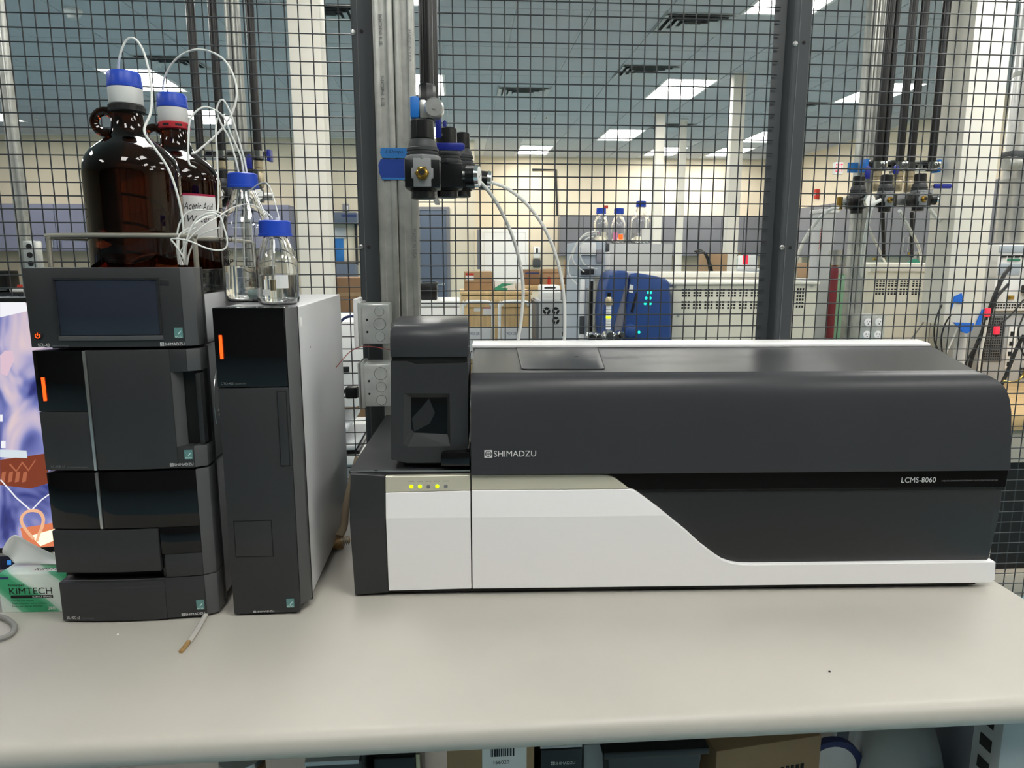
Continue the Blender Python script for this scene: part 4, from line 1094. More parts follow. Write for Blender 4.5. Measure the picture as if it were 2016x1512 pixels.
# left drop, behind jugs and bottles
YLt = 3.2
x0, x1, z0, z1 = B(395, 296, 530, 314, YLt)
t = thing('pipe_rail', 'zinc strut rail with pipe clamps on the left gas drop', 'rail', ((x0+x1)/2, YLt, z0)); wv = (x1-x0)/2; h = z1-z0
MB().box(-wv, wv, -.012, .03, 0, h*.22).box(-wv, wv, -.012, .03, h*.78, h).box(-wv, wv, .022, .03, h*.22, h*.78).build('channel', 'zinc', t, .002)
for sx in (-1, 1): box('end_cap', 'blue_handle', t, sx*wv-.008, sx*wv+.008, -.014, .032, -.006, h+.004, .003)
for (pt, pbm, vb, lab) in ((372, 395, None, 'leftmost'), (420, 437, 370, 'middle'), (487, 508, 370, 'rightmost')):
    z_ = at(pbm, 315, YLt-.034).z
    p = drop_pipe(lab+' black gas pipe of the left drop behind the amber jugs', at(pbm, 300, YLt-.034).x, YLt-.034, z_, rr=.0175)
    MB().lathe([(.022, .005), (.022, .036)], 20).build('pipe_clamp', 'chrome', p)
    if vb:
        L_ = z_-at(pbm, vb, YLt-.034).z
        MB().lathe([(.014, 0), (.019, -L_*.06), (.019, -L_*.28), (.016, -L_*.31), (.019, -L_*.34), (.019, -L_*.42), (.0165, -L_*.45), (.0185, -L_*.5), (.0185, -L_*.92), (.015, -L_)], 20).build('check_valve', 'brass_pale', p)
p = at(466, 390, YLt-.12)
regulator(at(440, 385, YLt-.13), 1.0, 'left black gas regulator of the left drop behind the large bottle', gauge=(0, -1, 0, .024, .03), port=None, light=False)
regulator(at(500, 385, YLt-.13), 1.0, 'right black gas regulator of the left drop behind the large bottle', gauge=(.5, -1, 0, .026, .03), port=None, light=False)
t = thing('mounting_rail', 'zinc rail behind the two regulators of the left drop', 'bracket', (at(470, 385, YLt-.08).x, YLt-.08, at(470, 385, YLt-.13).z))
box('rail', 'zinc', t, -.14, .14, -.022, .012, -.015, .015, .002); box('arm', 'zinc', t, -.015, .015, .012, .139, -.012, .012, .002)
t = thing('valve_lever', 'dark blue upright lever at the right of the left drop', 'lever', at(492, 338, YLt-.07))
MB().prism([(-.010, 0), (.010, 0), (.012, .06), (0, .072), (-.012, .06)], 'y', -.003, .003).build('grip', 'blue_handle', t, .001); MB().cyl((0, .003, .01), (0, .04, .01), .006, None, 8).build('pivot', 'zinc', t)
strut('galvanized strut of the left drop between the black pipes', at(447, 150, YLt+.05).x, at(474, 150, YLt+.05).x, YLt+.06, 0, CZ-.012)
sl_ = strut('galvanized strut at the far left edge behind the mesh', at(22, 380, 3.3).x, at(42, 380, 3.3).x, 3.3, 0, CZ-.012, dbl=False)
x0, x1, z0, z1 = B(46, 474, 72, 530, 3.27)
t = thing('junction_box', 'galvanized outlet box at the far left behind the steel rail', 'electrical box', ((x0+x1)/2, 3.27, z0)); wv = (x1-x0)/2; h = z1-z0
box('box_body', 'galv_box', t, -wv, wv, 0, .05, 0, h, .004); 
for k in range(3): MB().lathe([(.012, .001), (.012, -.001)], 14, (0, -.0004, h*(.2+.3*k)), 'y').build('knockout', 'groove', t)

# ------------------------------------------------------------ monitor at the left
def node_mat(name, build):
    m = bpy.data.materials.new(name); m.use_nodes = True; nt = m.node_tree
    b = nt.nodes['Principled BSDF']; build(nt, b); MATS[name] = m; return m
def _ramp(nt, src, stops):
    r_ = nt.nodes.new('ShaderNodeValToRGB'); e = r_.color_ramp.elements
    while len(e) < len(stops): e.new(.5)
    for i, (p, c) in enumerate(stops): e[i].position = p; e[i].color = (*lin(c), 1)
    nt.links.new(src, r_.inputs[0]); return r_
def wallpaper(nt, b):
    tc = nt.nodes.new('ShaderNodeTexCoord'); mp = nt.nodes.new('ShaderNodeMapping'); mp.inputs['Rotation'].default_value = (0, R(35), 0); mp.inputs['Scale'].default_value = (1, 1, .55)
    nt.links.new(tc.outputs['Object'], mp.inputs[0])
    n = nt.nodes.new('ShaderNodeTexNoise'); n.inputs['Scale'].default_value = 13; n.inputs['Detail'].default_value = 2; n.inputs['Distortion'].default_value = 1.2
    nt.links.new(mp.outputs[0], n.inputs['Vector'])
    r_ = _ramp(nt, n.outputs[0], [(.28, '1c1a52'), (.42, '3f4690'), (.52, '7f86c8'), (.62, 'c9bfe0'), (.75, 'f0d8dc')])
    nt.links.new(r_.outputs[0], b.inputs['Emission Color']); b.inputs['Emission Strength'].default_value = .42
    b.inputs['Base Color'].default_value = (0, 0, 0, 1); b.inputs['Roughness'].default_value = .25
node_mat('wallpaper', wallpaper)
def _em(name, c, s_=1.0):
    m = mat(name, c, .4, emit=s_*.45); m.node_tree.nodes['Principled BSDF'].inputs['Base Color'].default_value = (0, 0, 0, 1); return m
_em('scr_brown', '8a4028', .9); _em('scr_brown_light', 'c07050', .9); _em('scr_glow', 'fff0c8', 1.6); _em('scr_orange', 'e8845a', 1.0); _em('scr_gold', 'f0b890', 1.1); _em('scr_white', 'f4f4f8', 1.1); _em('scr_dark', '101428', .8); _em('scr_tip', 'dfeaf2', 1.0); _em('scr_blue', '3c8ad8', 1.0); _em('scr_lilac', 'e8c8d8', 1.0)
MOY = 1.335
mx1 = -.720
mo = thing('monitor', 'computer monitor with a lilac and blue wallpaper, half hidden behind the stacked units', 'monitor', (-1.00, MOY, ZB))
mz0, mz1 = .075, .5445
box('bezel', 'bezel', mo, -.30, mx1+1.0, 0, .03, mz0-.012, mz1, .003)
scr = box('screen', 'wallpaper', mo, -.292, mx1+1.0-.008, -.0012, .002, mz0, mz1-.009)
MB().box(-.05, .05, .03, .06, .012, .3).build('stand_neck', 'bezel', mo, .006); box('stand_base', 'bezel', mo, -.13, .13, -.05, .16, 0, .012, .004)
def sq(pts, m, nm, lv=0):
    d = MOY-.0018-lv*.0004
    return MB().add([(at(x, y, d).x+1.0, d-MOY, at(x, y, d).z-ZB) for x, y in pts], [tuple(range(len(pts)))]).build(nm, m, scr)
sq([(0, 905), (40, 900), (88, 893), (100, 950), (60, 962), (0, 955)], 'scr_brown', 'wallpaper_band')
for x0 in (0, 14, 28, 42): sq([(x0+4, 930), (x0+12, 928), (x0+9, 948), (x0+1, 950)], 'scr_brown_light', 'wallpaper_band_mark', 1)
sq([(20, 912), (32, 926), (44, 908), (56, 924), (70, 903), (70, 907), (56, 928), (44, 913), (32, 930), (18, 915)], 'scr_brown_light', 'wallpaper_band_mark', 1)
sq([(0, 595), (50, 595), (55, 612), (0, 625)], 'scr_white', 'wallpaper_haze')
sq([(10, 690), (24, 690), (28, 708), (14, 740), (2, 736), (0, 700)], 'scr_lilac', 'wallpaper_fold')
sq([(60, 1055), (112, 1040), (112, 1062), (80, 1075)], 'scr_glow', 'wallpaper_glow', 1); sq([(40, 1040), (112, 1028), (112, 1075), (50, 1080)], 'scr_orange', 'wallpaper_glow')
ring = []
d = MOY-.004
lp = [(66, 1062), (52, 1046), (42, 1030), (42, 1018), (52, 1008), (66, 1006), (78, 1010), (84, 1022), (82, 1038), (76, 1052), (72, 1066)]
MB().tube([(at(x, y, d).x+1.0, .0-.002, at(x, y, d).z-ZB) for x, y in lp], .0028, 6).build('wallpaper_loop', 'scr_gold', scr)
for pts in ([(0, 945), (30, 980), (60, 1006)], [(60, 1006), (80, 985), (98, 972)]):
    MB().tube([(at(x, y, d).x+1.0, -.0018, at(x, y, d).z-ZB) for x, y in pts], .0012, 6, 0).build('wallpaper_cord', 'scr_white', scr)
sq([(0, 885), (52, 887), (54, 902), (0, 900)], 'scr_tip', 'tooltip', 2)
sq([(2, 868), (11, 868), (11, 882), (2, 882)], 'scr_white', 'desktop_icon', 2); sq([(0, 816), (5, 816), (5, 830), (0, 830)], 'scr_white', 'desktop_icon', 2)
sq([(0, 1095), (40, 1095), (60, 1118), (0, 1122)], 'scr_dark', 'taskbar', 1); sq([(14, 1103), (22, 1103), (22, 1112), (14, 1112)], 'scr_blue', 'taskbar_icon', 2)

# ------------------------------------------------------------ wipes box and tissue
def swoosh(nt, b):
    tc = nt.nodes.new('ShaderNodeTexCoord'); sx = nt.nodes.new('ShaderNodeSeparateXYZ'); nt.links.new(tc.outputs['Object'], sx.inputs[0])
    wv = nt.nodes.new('ShaderNodeTexWave'); wv.inputs['Scale'].default_value = 5.0; wv.inputs['Distortion'].default_value = 2.2; wv.inputs['Detail'].default_value = 1
    wv.bands_direction = 'DIAGONAL'
    nt.links.new(tc.outputs['Object'], wv.inputs['Vector'])
    r_ = _ramp(nt, wv.outputs['Fac'], [(.2, 'e4efe6'), (.45, 'cfe6d8'), (.55, '6fbf98'), (.85, '37a070')])
    nt.links.new(r_.outputs[0], b.inputs['Base Color']); b.inputs['Roughness'].default_value = .55
node_mat('wipes_print', swoosh)
wb = thing('wipes_box', 'green and white box of paper wipes in front of the monitor', 'tissue box', (-.811, 1.222, ZB), R(-2))
bw, bh, bd = .118, .0715, .058
box('carton', 'wipes_print', wb, 0, bw, 0, bd, 0, bh, .0012)
text('title_lettering', 'KIMTECH', wb, .0175, .0905, .0340, .0465, -.0005, 'black_print')
text('product_lettering', 'Kimwipes', wb, .0170, .0440, .0480, .0540, -.0005, 'black_print')
br_ = box('black_bar', 'black_print', wb, .0190, .0910, -.0005, .0005, .0270, .0322)
text('bar_lettering', 'SCIENCE BRAND', br_, .0560, .0895, .0282, .0312, -.0009, 'paper')
for i, s_ in enumerate(('Delicate Task Wipers', 'Essuie-tout pour taches delicates', 'Panos para tareas delicadas')):
    text('small_print', s_, wb, .0195, .0195+(.038, .060, .052)[i], .0205-i*.0052, .0238-i*.0052, -.0005, 'black_print')
text('count_lettering', '280', wb, .0800, .0925, .0045, .0105, -.0005, 'paper')
box('corner_badge', 'cable_blue', wb, .0, .0185, -.0004, .001, .0630, .0668)
o = text('top_lettering', 'KIMTECH', wb, .055, .125-.008, .0, .010, 0, 'black_print'); o.rotation_euler = (R(-90), 0, 0); o.location = (.0, .014, bh+.0006)
box('top_flap', 'paper', wb, .050, .1175, .010, .022, bh, bh+.0004)
# crumpled tissue
tis = thing('tissue', 'crumpled white wipe sticking out of the wipes box', 'tissue', (-.785, 1.222, ZB+bh))
tp = [[(0, 1088), (24, 1044), (48, 1062), (78, 1078), (125, 1100)], [(10, 1092), (30, 1056), (56, 1075), (85, 1088), (125, 1103)], [(20, 1096), (30, 1080), (60, 1086), (90, 1098), (125, 1108)], [(28, 1112), (40, 1108), (62, 1109), (92, 1111), (124, 1112)]]
dp_ = [[1.252, 1.232, 1.240, 1.250, 1.258], [1.244, 1.240, 1.252, 1.258, 1.264], [1.262, 1.256, 1.246, 1.264, 1.268], [1.252, 1.252, 1.252, 1.254, 1.254]]
vs = []
for r_, d_ in zip(tp, dp_):
    for (x, y), dd in zip(r_, d_):
        q = at(x, y, dd); vs.append((q.x+.785, q.y-1.222, q.z-ZB-bh))
g_ = MB().add(vs, [(i*5+j, i*5+j+1, (i+1)*5+j+1, (i+1)*5+j) for i in range(3) for j in range(4)])
ob_ = g_.build('sheet', 'tissue', tis, angle=80)
md = ob_.modifiers.new('sub', 'SUBSURF'); md.levels = 2; md.render_levels = 2
md = ob_.modifiers.new('sol', 'SOLIDIFY'); md.thickness = .0006

# ------------------------------------------------------------ loose cables and hoses on the bench
tubing('thick grey cable looping on the bench at the left edge', [at_z(-60, 1208, ZB+.006), at_z(0, 1214, ZB+.0062), at_z(22, 1224, ZB+.006), at_z(29, 1236, ZB+.0062), at_z(15, 1252, ZB+.006), at_z(-40, 1268, ZB+.006)], .0042, 'cable_grey', 'cable', 'cable')
t = thing('drain_tube', 'pale flattened drain tube with a brown stained end in front of the autosampler', 'tube', (-.4500, 1.19, ZB))
dpts = [Vector((-.002, .055, .009)), at_z(402, 1216, ZB+.004)-t.location, at_z(388, 1240, ZB+.0036)-t.location, at_z(372, 1264, ZB+.0034)-t.location]
MB().tube(dpts, .0042, 10).build('tube', 'drain', t)
MB().tube([dpts[3]+Vector((0, .012, 0)), at_z(365, 1272, ZB+.0032)-t.location, at_z(356, 1283, ZB+.0028)-t.location], .0036, 10).build('stained_end', 'hose_end', t)
MB().tube([at_z(391, 1240, ZB+.0015)-t.location, at_z(377, 1262, ZB+.0015)-t.location], .0014, 6, 0).build('stain_streak', 'hose_end', t)
t = thing('vacuum_hose', 'translucent tan hose with a ribbed fitting, between the oven and the instrument', 'hose', (-.27, 1.4725, ZB))
def hp(x, y, Y): return at(x, y, Y)-t.location
MB().tube([hp(668, 1056, 1.46), hp(677, 1035, 1.475), hp(681, 1000, 1.48), hp(690, 960, 1.49), hp(706, 900, 1.52)], .0085, 12).build('hose', 'hose', t)
MB().tube([hp(653, 1074, 1.455), hp(664, 1068, 1.456), hp(676, 1064, 1.46), hp(688, 1062, 1.465)], .0075, 12).build('fitting', 'hose_end', t)
for k in range(4):
    a, b = hp(672+k*4.2, 1066-k*.9, 1.458+k*.001), hp(674+k*4.2, 1065.6-k*.9, 1.4585+k*.001)
    MB().cyl(a, b, .0098, None, 14).build('clamp_ring', 'steel_rod', t)
MB().cyl(hp(650, 1076, 1.454), hp(656, 1073, 1.455), .0062, None, 10).build('end_plug', 'brass', t)
box('support_foot', 'hose_end', t, -.012, .012, -.014, .010, 0.0005, .022, .003)
tubing('thin dark red wire hanging from the oven side to the upper junction box', [Vector((-.2720, 1.30, at(585, 683, 1.30).z)), at(600, 710, 1.33), at(608, 760, 1.38), at(625, 758, 1.45), at(660, 725, 1.55), at(690, 692, 1.62), at(720, 682, 1.645), at(765, 688, 1.650), at(770, 690, 1.62)], .0010, 'cable_red', 'wire', 'wire')
tubing('dark blue network cable bending down from the upper junction box', P([(703, 624, 1.70), (688, 623, 1.70), (672, 632, 1.705), (660, 660, 1.71), (653, 700, 1.715), (649, 750, 1.72), (646, 800, 1.72), (646, 900, 1.72)]), .0032, 'cable_blue', 'cable', 'cable')
t = thing('power_plug', 'black plug and cord pushed into the lower junction box', 'plug', at(706, 772, 1.70))
MB().box(-.03, -.0015, -.014, .014, -.014, .014).build('plug_body', 'black_plastic', t, .004)
MB().tube([(-.03, 0, 0), at(670, 768, 1.70)-t.location, at(655, 778, 1.705)-t.location, at(645, 790, 1.71)-t.location, at(640, 830, 1.71)-t.location], .0045, 8).build('cord', 'cable_black', t)

# small marks and specks on the bench top
sp_ = [tag(MB().cyl(at_z(232, 1249, ZB+.0001), at_z(232, 1249, ZB+.0012), .0016, None, 6).build('crumb', 'paper'), 'tiny white crumb on the bench in front of the autosampler', 'crumb'),
       tag(MB().cyl(at_z(1633, 1322, ZB+.0001), at_z(1633, 1322, ZB+.0010), .0018, None, 6).build('crumb', 'cable_black'), 'tiny dark speck on the bench at the right front', 'crumb')]

# ------------------------------------------------------------ under the bench
def carton(name, label, px0, px1, pyt, Y, depth, zb, m, bev=.003, cat='box', rz=0.0):
    a, b = at(px0, 1495, Y).x, at(px1, 1495, Y).x; zt = at((px0+px1)/2, pyt, Y).z
    t = thing(name, label, cat, ((a+b)/2, Y+depth/2, zb), rz); wv = (b-a)/2
    box('body', m, t, -wv, wv, -depth/2, depth/2, 0, zt-zb, bev)
    return t, wv, zt-zb, -depth/2
SZ = .2255
t, wv, h, fy = carton('carton', 'open cardboard box with a white barcode label under the bench', 880, 1052, 1468, 1.05, .3, SZ, 'cardboard')
lbm = box('label', 'paper', t, -wv*.2, wv*.82, fy-.0008, fy, h-.10, h-.001)
bx_ = MB(); x = -wv*.0
random.seed(3)
while x < wv*.5:
    w_ = random.choice((.0009, .0018, .0026)); bx_.box(x, x+w_, fy-.0013, fy-.0008, h-.020, h-.006); x += w_+random.choice((.0010, .0018))
bx_.build('barcode', 'black_print', lbm)
text('label_lettering', '166020', lbm, wv*.06, wv*.42, h-.034, h-.027, fy-.0012, 'black_print')
t, wv, h, fy = carton('carton', 'black box with a white brand print under the bench', 1064, 1146, 1474, 1.06, .25, SZ, 'gloss_black')
logo(t, -wv*.5, wv*.66, h-.030, h-.0235, fy-.0006); box('pale_top', 'module_grey', t, -wv, wv, fy+.002, -fy, h, h+.004)
t, wv, h, fy = carton('carton', 'pale grey carton between the black box and the dark bin under the bench', 1149, 1196, 1466, 1.10, .3, SZ, 'module_grey')
t = thing('waste_bin', 'dark grey plastic bin under the bench', 'bin', (at(1274, 1490, 1.1).x, 1.16, SZ))
a = .082; zt = at(1262, 1466, 1.06).z-SZ
MB().add([(-a*.8, -.09, 0), (a*.8, -.09, 0), (a*.8, .09, 0), (-a*.8, .09, 0), (-a, -.11, zt), (a, -.11, zt), (a, .11, zt), (-a, .11, zt)], [(0,3,2,1),(4,5,6,7),(0,1,5,4),(1,2,6,5),(2,3,7,6),(3,0,4,7)]).build('tub', 'bin', t, .006)
box('rim', 'black_plastic', t, -a-.008, a+.008, -.118, .118, zt-.012, zt+.002, .003)
t = thing('carton', 'large tilted kraft carton with a brown stamp under the bench', 'box', (at(1500, 1490, 1.12).x+.02, 1.20, SZ), R(8))
box('body', 'cardboard', t, -.130, .080, -.09, .2, 0, at(1490, 1455, 1.12).z-SZ, .003)
st_ = MB()
for k in range(5): st_.box(.0+k*.010, .006+k*.010, -.0912, -.0898, .215, .240)
st_.build('stamp', 'black_print', t)
t = thing('tub_lid', 'white round lid with a dark blue rim standing beside the kraft carton under the bench', 'lid', (at(1500, 1490, 1.12).x+.02+.155, 1.19, SZ))
MB().lathe([(.048, .006), (.050, -.002)], 32, (0, 0, .1655), 'y').build('disc', 'white_plastic', t)
MB().lathe([(.051, .012), (.064, .010), (.064, -.006), (.051, -.004)], 32, (0, 0, .1655), 'y', True).build('rim', 'cable_blue', t)
MB().prism([(-.02, 0), (.02, 0), (.012, .11), (-.012, .11)], 'y', -.004, .014).build('stand', 'cable_blue', t)
t = thing('plastic_bag', 'grey translucent plastic bag of parts under the bench at the right', 'bag', (at(1770, 1490, 1.12).x+.05, 1.2, SZ))
bv = MB().lathe([(.05, 0), (.085, .03), (.092, .12), (.080, .22), (.055, .275), (.02, .285)], 14)
random.seed(5)
bv.v = [(x*(1+random.uniform(-.12, .12)), y*(1+random.uniform(-.12, .12)), z) for x, y, z in bv.v]
bv.build('bag', 'plastic_bag', t, angle=80); MB().box(-.03, .03, -.095, -.08, .16, .21).build('dark_part', 'black_plastic', t, .006)
t, wv, h, fy = carton('storage_case', 'black storage case under the bench left of the barcode box', 734, 818, 1492, 1.05, .25, SZ, 'black_plastic', cat='case')
box('clasp', 'brass_pale', t, wv-.004, wv+.006, fy+.01, fy+.05, h-.06, h-.004)
t, wv, h, fy = carton('storage_case', 'low dark case with a pale strip on its edge under the bench at the left', 600, 712, 1500, 1.02, .25, SZ, 'bin', cat='case')
box('edge_strip', 'steel_leg', t, -wv, wv*.9, fy-.002, fy+.01, h-.004, h+.003)
t = thing('glass_jar', 'brown jar with a shiny lid edge under the bench at the left', 'jar', (at(468, 1500, 1.05).x, 1.07, SZ))
h = at(468, 1502, 1.05).z-SZ
MB().lathe([(.03, 0), (.036, .01), (.036, h-.02), (.028, h-.012)], 24).build('jar', 'cardboard_dark', t); MB().lathe([(.034, h-.012), (.036, h-.010), (.036, h), (.03, h+.002)], 24).build('lid', 'strip', t)

# ------------------------------------------------------------ instruments behind the mesh
def table(label, x0, x1, y0, y1, z, m='bench', th_=.035, name='lab_table'):
    t = thing(name, label, 'table', ((x0+x1)/2, (y0+y1)/2, 0)); a, b = (x1-x0)/2, (y1-y0)/2
    box('table_top', m, t, -a, a, -b, b, z-th_, z, .004)
    for sx in (-1, 1):
        for sy in (-1, 1): box('leg', 'steel_leg', t, sx*(a-.06)-.025, sx*(a-.06)+.025, sy*(b-.06)-.025, sy*(b-.06)+.025, 0, z-th_, .003)
    return t
TZ = .76
bx0 = at(1118, 600, 3.2).x
table('pale lab table under the blue instrument', bx0, at(1612, 600, 3.2).x, 3.0, 4.5, TZ)
def holes(parent, groups, y, name='vent_holes'):
    v = MB()
    for (x0, x1, z0, z1, nx, nz) in groups:
        for i in range(nx):
            for j in range(nz):
                cx, cz = x0+(x1-x0)*(i+.5)/nx, z0+(z1-z0)*(j+.5)/nz; sx, sz = (x1-x0)/nx*.33, (z1-z0)/nz*.33
                v.box(cx-sx, cx+sx, y-.0006, y+.002, cz-sz, cz+sz)
    o = v.build(name, 'hole', parent); o['kind'] = 'stuff'; return o
YI = 3.15
x0, x1, _, z1 = B(1322, 560, 1606, 668, YI)
bm_ = thing('mass_spectrometer', 'cream and blue mass spectrometer behind the middle mesh panel', 'mass spectrometer', (x0, YI, TZ))
wI, hI = x1-x0, z1-TZ
box('housing', 'cream_metal', bm_, 0, wI, 0, .80, .02, hI, .004)
MB().prism([(-.01, hI), (wI+.005, hI), (wI+.005, hI+.012), (-.01, hI+.012)], 'y', -.012, .80).build('top_panel', 'cream_top', bm_, .003)
MB().prism([(-.30, hI+.012), (wI, hI+.012), (wI-.05, hI+.045), (-.25, hI+.045)], 'y', .35, .80).build('raised_top', 'cream_top', bm_, .006)
gr = []
for k in range(8):
    a, b, c_, d_ = B(1341+k*22.6, 568, 1341+k*22.6+18, 609, YI); gr.append((a-x0, b-x0, c_-TZ, c_-TZ+(d_-c_)*.42, 3, 3)); gr.append((a-x0, b-x0, c_-TZ+(d_-c_)*.58, d_-TZ, 3, 3))
a, b, c_, d_ = B(1567, 566, 1583, 607, YI); gr.append((a-x0, b-x0, c_-TZ, d_-TZ, 3, 6))
holes(bm_, gr, 0)
for (px, py) in ((1328, 565), (1335, 622), (1598, 563)): 
    q = at(px, py, YI); MB().lathe([(.006, .001), (.006, -.003)], 8, (q.x-x0, 0, q.z-TZ), 'y').build('screw', 'zinc', bm_)
for fx in (.05, wI-.05):
    for fy in (.06, .74): MB().lathe([(.02, 0), (.02, .02)], 12, (fx, fy, 0)).build('foot', 'black_plastic', bm_)
def ppoly(pts, Y, ox, oz): return [(at(x, y, Y).x-ox, at(x, y, Y).z-oz) for x, y in pts]
YBc = 3.08
MB().prism(ppoly([(1239, 540), (1255, 537), (1290, 543), (1312, 548), (1319, 556), (1322, 600), (1322, 690), (1226, 690), (1228, 640), (1234, 590)], YBc, x0, TZ), 'y', YBc-YI, .12).build('right_cover', 'blue_cover', bm_, .016, 3)
MB().prism(ppoly([(1192, 565), (1199, 540), (1215, 533), (1232, 533), (1236, 540), (1222, 590), (1208, 640), (1203, 690), (1192, 690), (1186, 620)], YBc, x0, TZ), 'y', YBc-YI-.02, .12).build('left_cover', 'blue_cover', bm_, .012, 3)
MB().prism(ppoly([(1235, 536), (1246, 540), (1236, 590), (1230, 640), (1226, 690), (1206, 690), (1211, 640), (1223, 590)], YBc, x0, TZ), 'y', YBc-YI+.012, .11).build('grey_stripe', 'stripe_grey', bm_, .004)
MB().prism(ppoly([(1240, 560), (1247, 562), (1246, 577), (1238, 575)], YBc, x0, TZ), 'y', YBc-YI-.0015, YBc-YI+.01).build('white_sticker', 'paper', bm_)
MB().prism(ppoly([(1252, 575), (1256, 577), (1246, 616), (1241, 614)], YBc, x0, TZ), 'y', YBc-YI-.004, YBc-YI+.01).build('cover_slot', 'groove', bm_, .002)
for (px, py) in ((1276, 576), (1281, 576), (1272, 587), (1280, 587), (1270, 598), (1280, 598), (1258, 654)):
    q = at(px, py, YBc); MB().lathe([(.006, .004), (.006, -.002)], 10, (q.x-x0, YBc-YI, q.z-TZ), 'y').build('indicator', 'teal_led', bm_)
q = at(1241, 652, YBc-.02); kn = MB().lathe([(.032, .03), (.032, -.005), (.024, -.03), (.010, -.035)], 24, (q.x-x0, YBc-YI, q.z-TZ), 'y').build('round_knob', 'blue_cover', bm_)
# syringe and chrome source parts in front of it
q = at(1199, 580, 2.98)
sy = thing('syringe', 'glass syringe with brown collar clamped upright before the blue instrument', 'syringe', (q.x, 2.98, at(1199, 648, 2.98).z))
h = at(1199, 576, 2.98).z-sy.location.z
MB().lathe([(.011, 0), (.011, h*.66)], 16).build('barrel', 'white_metal', sy); MB().lathe([(.016, h*.66), (.017, h*.70), (.014, h*.84), (.010, h*.88)], 16).build('collar', 'brass_pale', sy)
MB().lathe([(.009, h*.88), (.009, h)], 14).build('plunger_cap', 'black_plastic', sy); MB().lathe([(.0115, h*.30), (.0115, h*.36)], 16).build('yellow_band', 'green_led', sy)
for k in range(7): MB().lathe([(.0113, h*(.06+.08*k)), (.0113, h*(.07+.08*k))], 16).build('graduation', 'black_print', sy)
src2 = thing('source_flange', 'shiny chrome source fittings at the foot of the blue instrument', 'fitting', (q.x, 2.97, TZ))
zc = at(1199, 658, 2.97).z-TZ
box('support_block', 'galv', src2, -.10, .06, -.02, .07, 0, zc-.03, .004)
for (dx, r_, dz) in ((-.075, .022, -.002), (-.045, .020, -.004), (.0, .024, .004), (.032, .021, -.002), (.05, .018, .008)): MB().lathe([(r_*.6, .03), (r_, .02), (r_, -.02), (r_*.7, -.03)], 16, (dx, 0, zc+dz-.01), 'y').build('chrome_fitting', 'chrome', src2)
for k in range(6): MB().box(-.078+k*.009, -.073+k*.009, -.028, -.022, zc-.03, zc+.005).build('fin', 'zinc', src2)
# chromatograph tower beside it
YT2 = 3.30
def module(label, rect, Y, depth, m, zfloor=None, extra=None, name='instrument_module'):
    a, b, c_, d_ = B(*rect, Y)
    if zfloor is not None: c_ = zfloor
    t = thing(name, label, 'instrument', ((a+b)/2, Y, c_)); wv = (b-a)/2
    box('case', m, t, -wv, wv, 0, depth, 0, d_-c_, .006)
    return t, wv, d_-c_
t, wv, h = module('dark based lower tower module beside the blue instrument', (1140, 545, 1168, 668), YT2, .45, 'module_blue', TZ)
box('front_panel', 'white_metal', t, -wv+.002, -wv*.25, -.012, 0, .03, h-.01, .004); box('grey_band', 'bin', t, -wv+.002, -wv*.25, -.014, 0, h*.50, h*.66, .002)
box('tube_guide', 'galv', t, wv*.1, wv*.5, -.01, 0, .05, h-.05, .002); box('dark_gap', 'groove', t, wv*.55, wv*.9, -.004, 0, .05, h-.02)
ztop2 = TZ+h
t, wv, h = module('light blue-grey module on top of the tower', (1143, 476, 1192, 545), YT2, .45, 'module_blue', ztop2+.0005)
box('front_panel', 'white_metal', t, -wv, wv*.2, -.012, 0, h*.62, h-.004, .004); box('arched_window', 'stripe_grey', t, wv*.25, wv*.85, -.008, 0, h*.4, h*.78, .004); box('vial_drawer', 'darker', t, -wv, wv*.1, -.006, 0, .01, h*.22, .002)
zt2 = ztop2+h
t = thing('waste_canister', 'white canister with a dark grey lid beside the tower modules', 'canister', (at(1191, 515, 3.36).x, 3.40, TZ))
zz0, zz1, zz2 = at(1191, 533, 3.20).z-TZ, at(1191, 495, 3.20).z-TZ, at(1191, 477, 3.20).z-TZ
box('stand', 'galv', t, -.012, .012, -.01, .01, 0, zz0, .002); box('canister', 'white_metal', t, -.028, .028, -.03, .03, zz0, zz1, .008); box('lid', 'bin', t, -.024, .024, -.026, .026, zz1, zz2, .006)
YW = 3.62
x0, x1, _, z1 = B(1199, 476, 1371, 530, YW)
t = thing('instrument_module', 'wide pale grey module standing behind the blue instrument, under the bottles', 'instrument', ((x0+x1)/2, YW+.4, TZ)); wv = (x1-x0)/2
zk = z1-TZ
box('case', 'module_grey', t, -wv, wv, .02, .42, zk-.19, zk, .006); box('rack_frame', 'galv', t, -wv+.02, wv-.02, .06, .40, 0, zk-.19, .004); text('panel_print', 'SERIES', t, -wv+.03, -wv+.07, zk-.055, zk-.045, .0194, 'print_dim')
zbt = z1
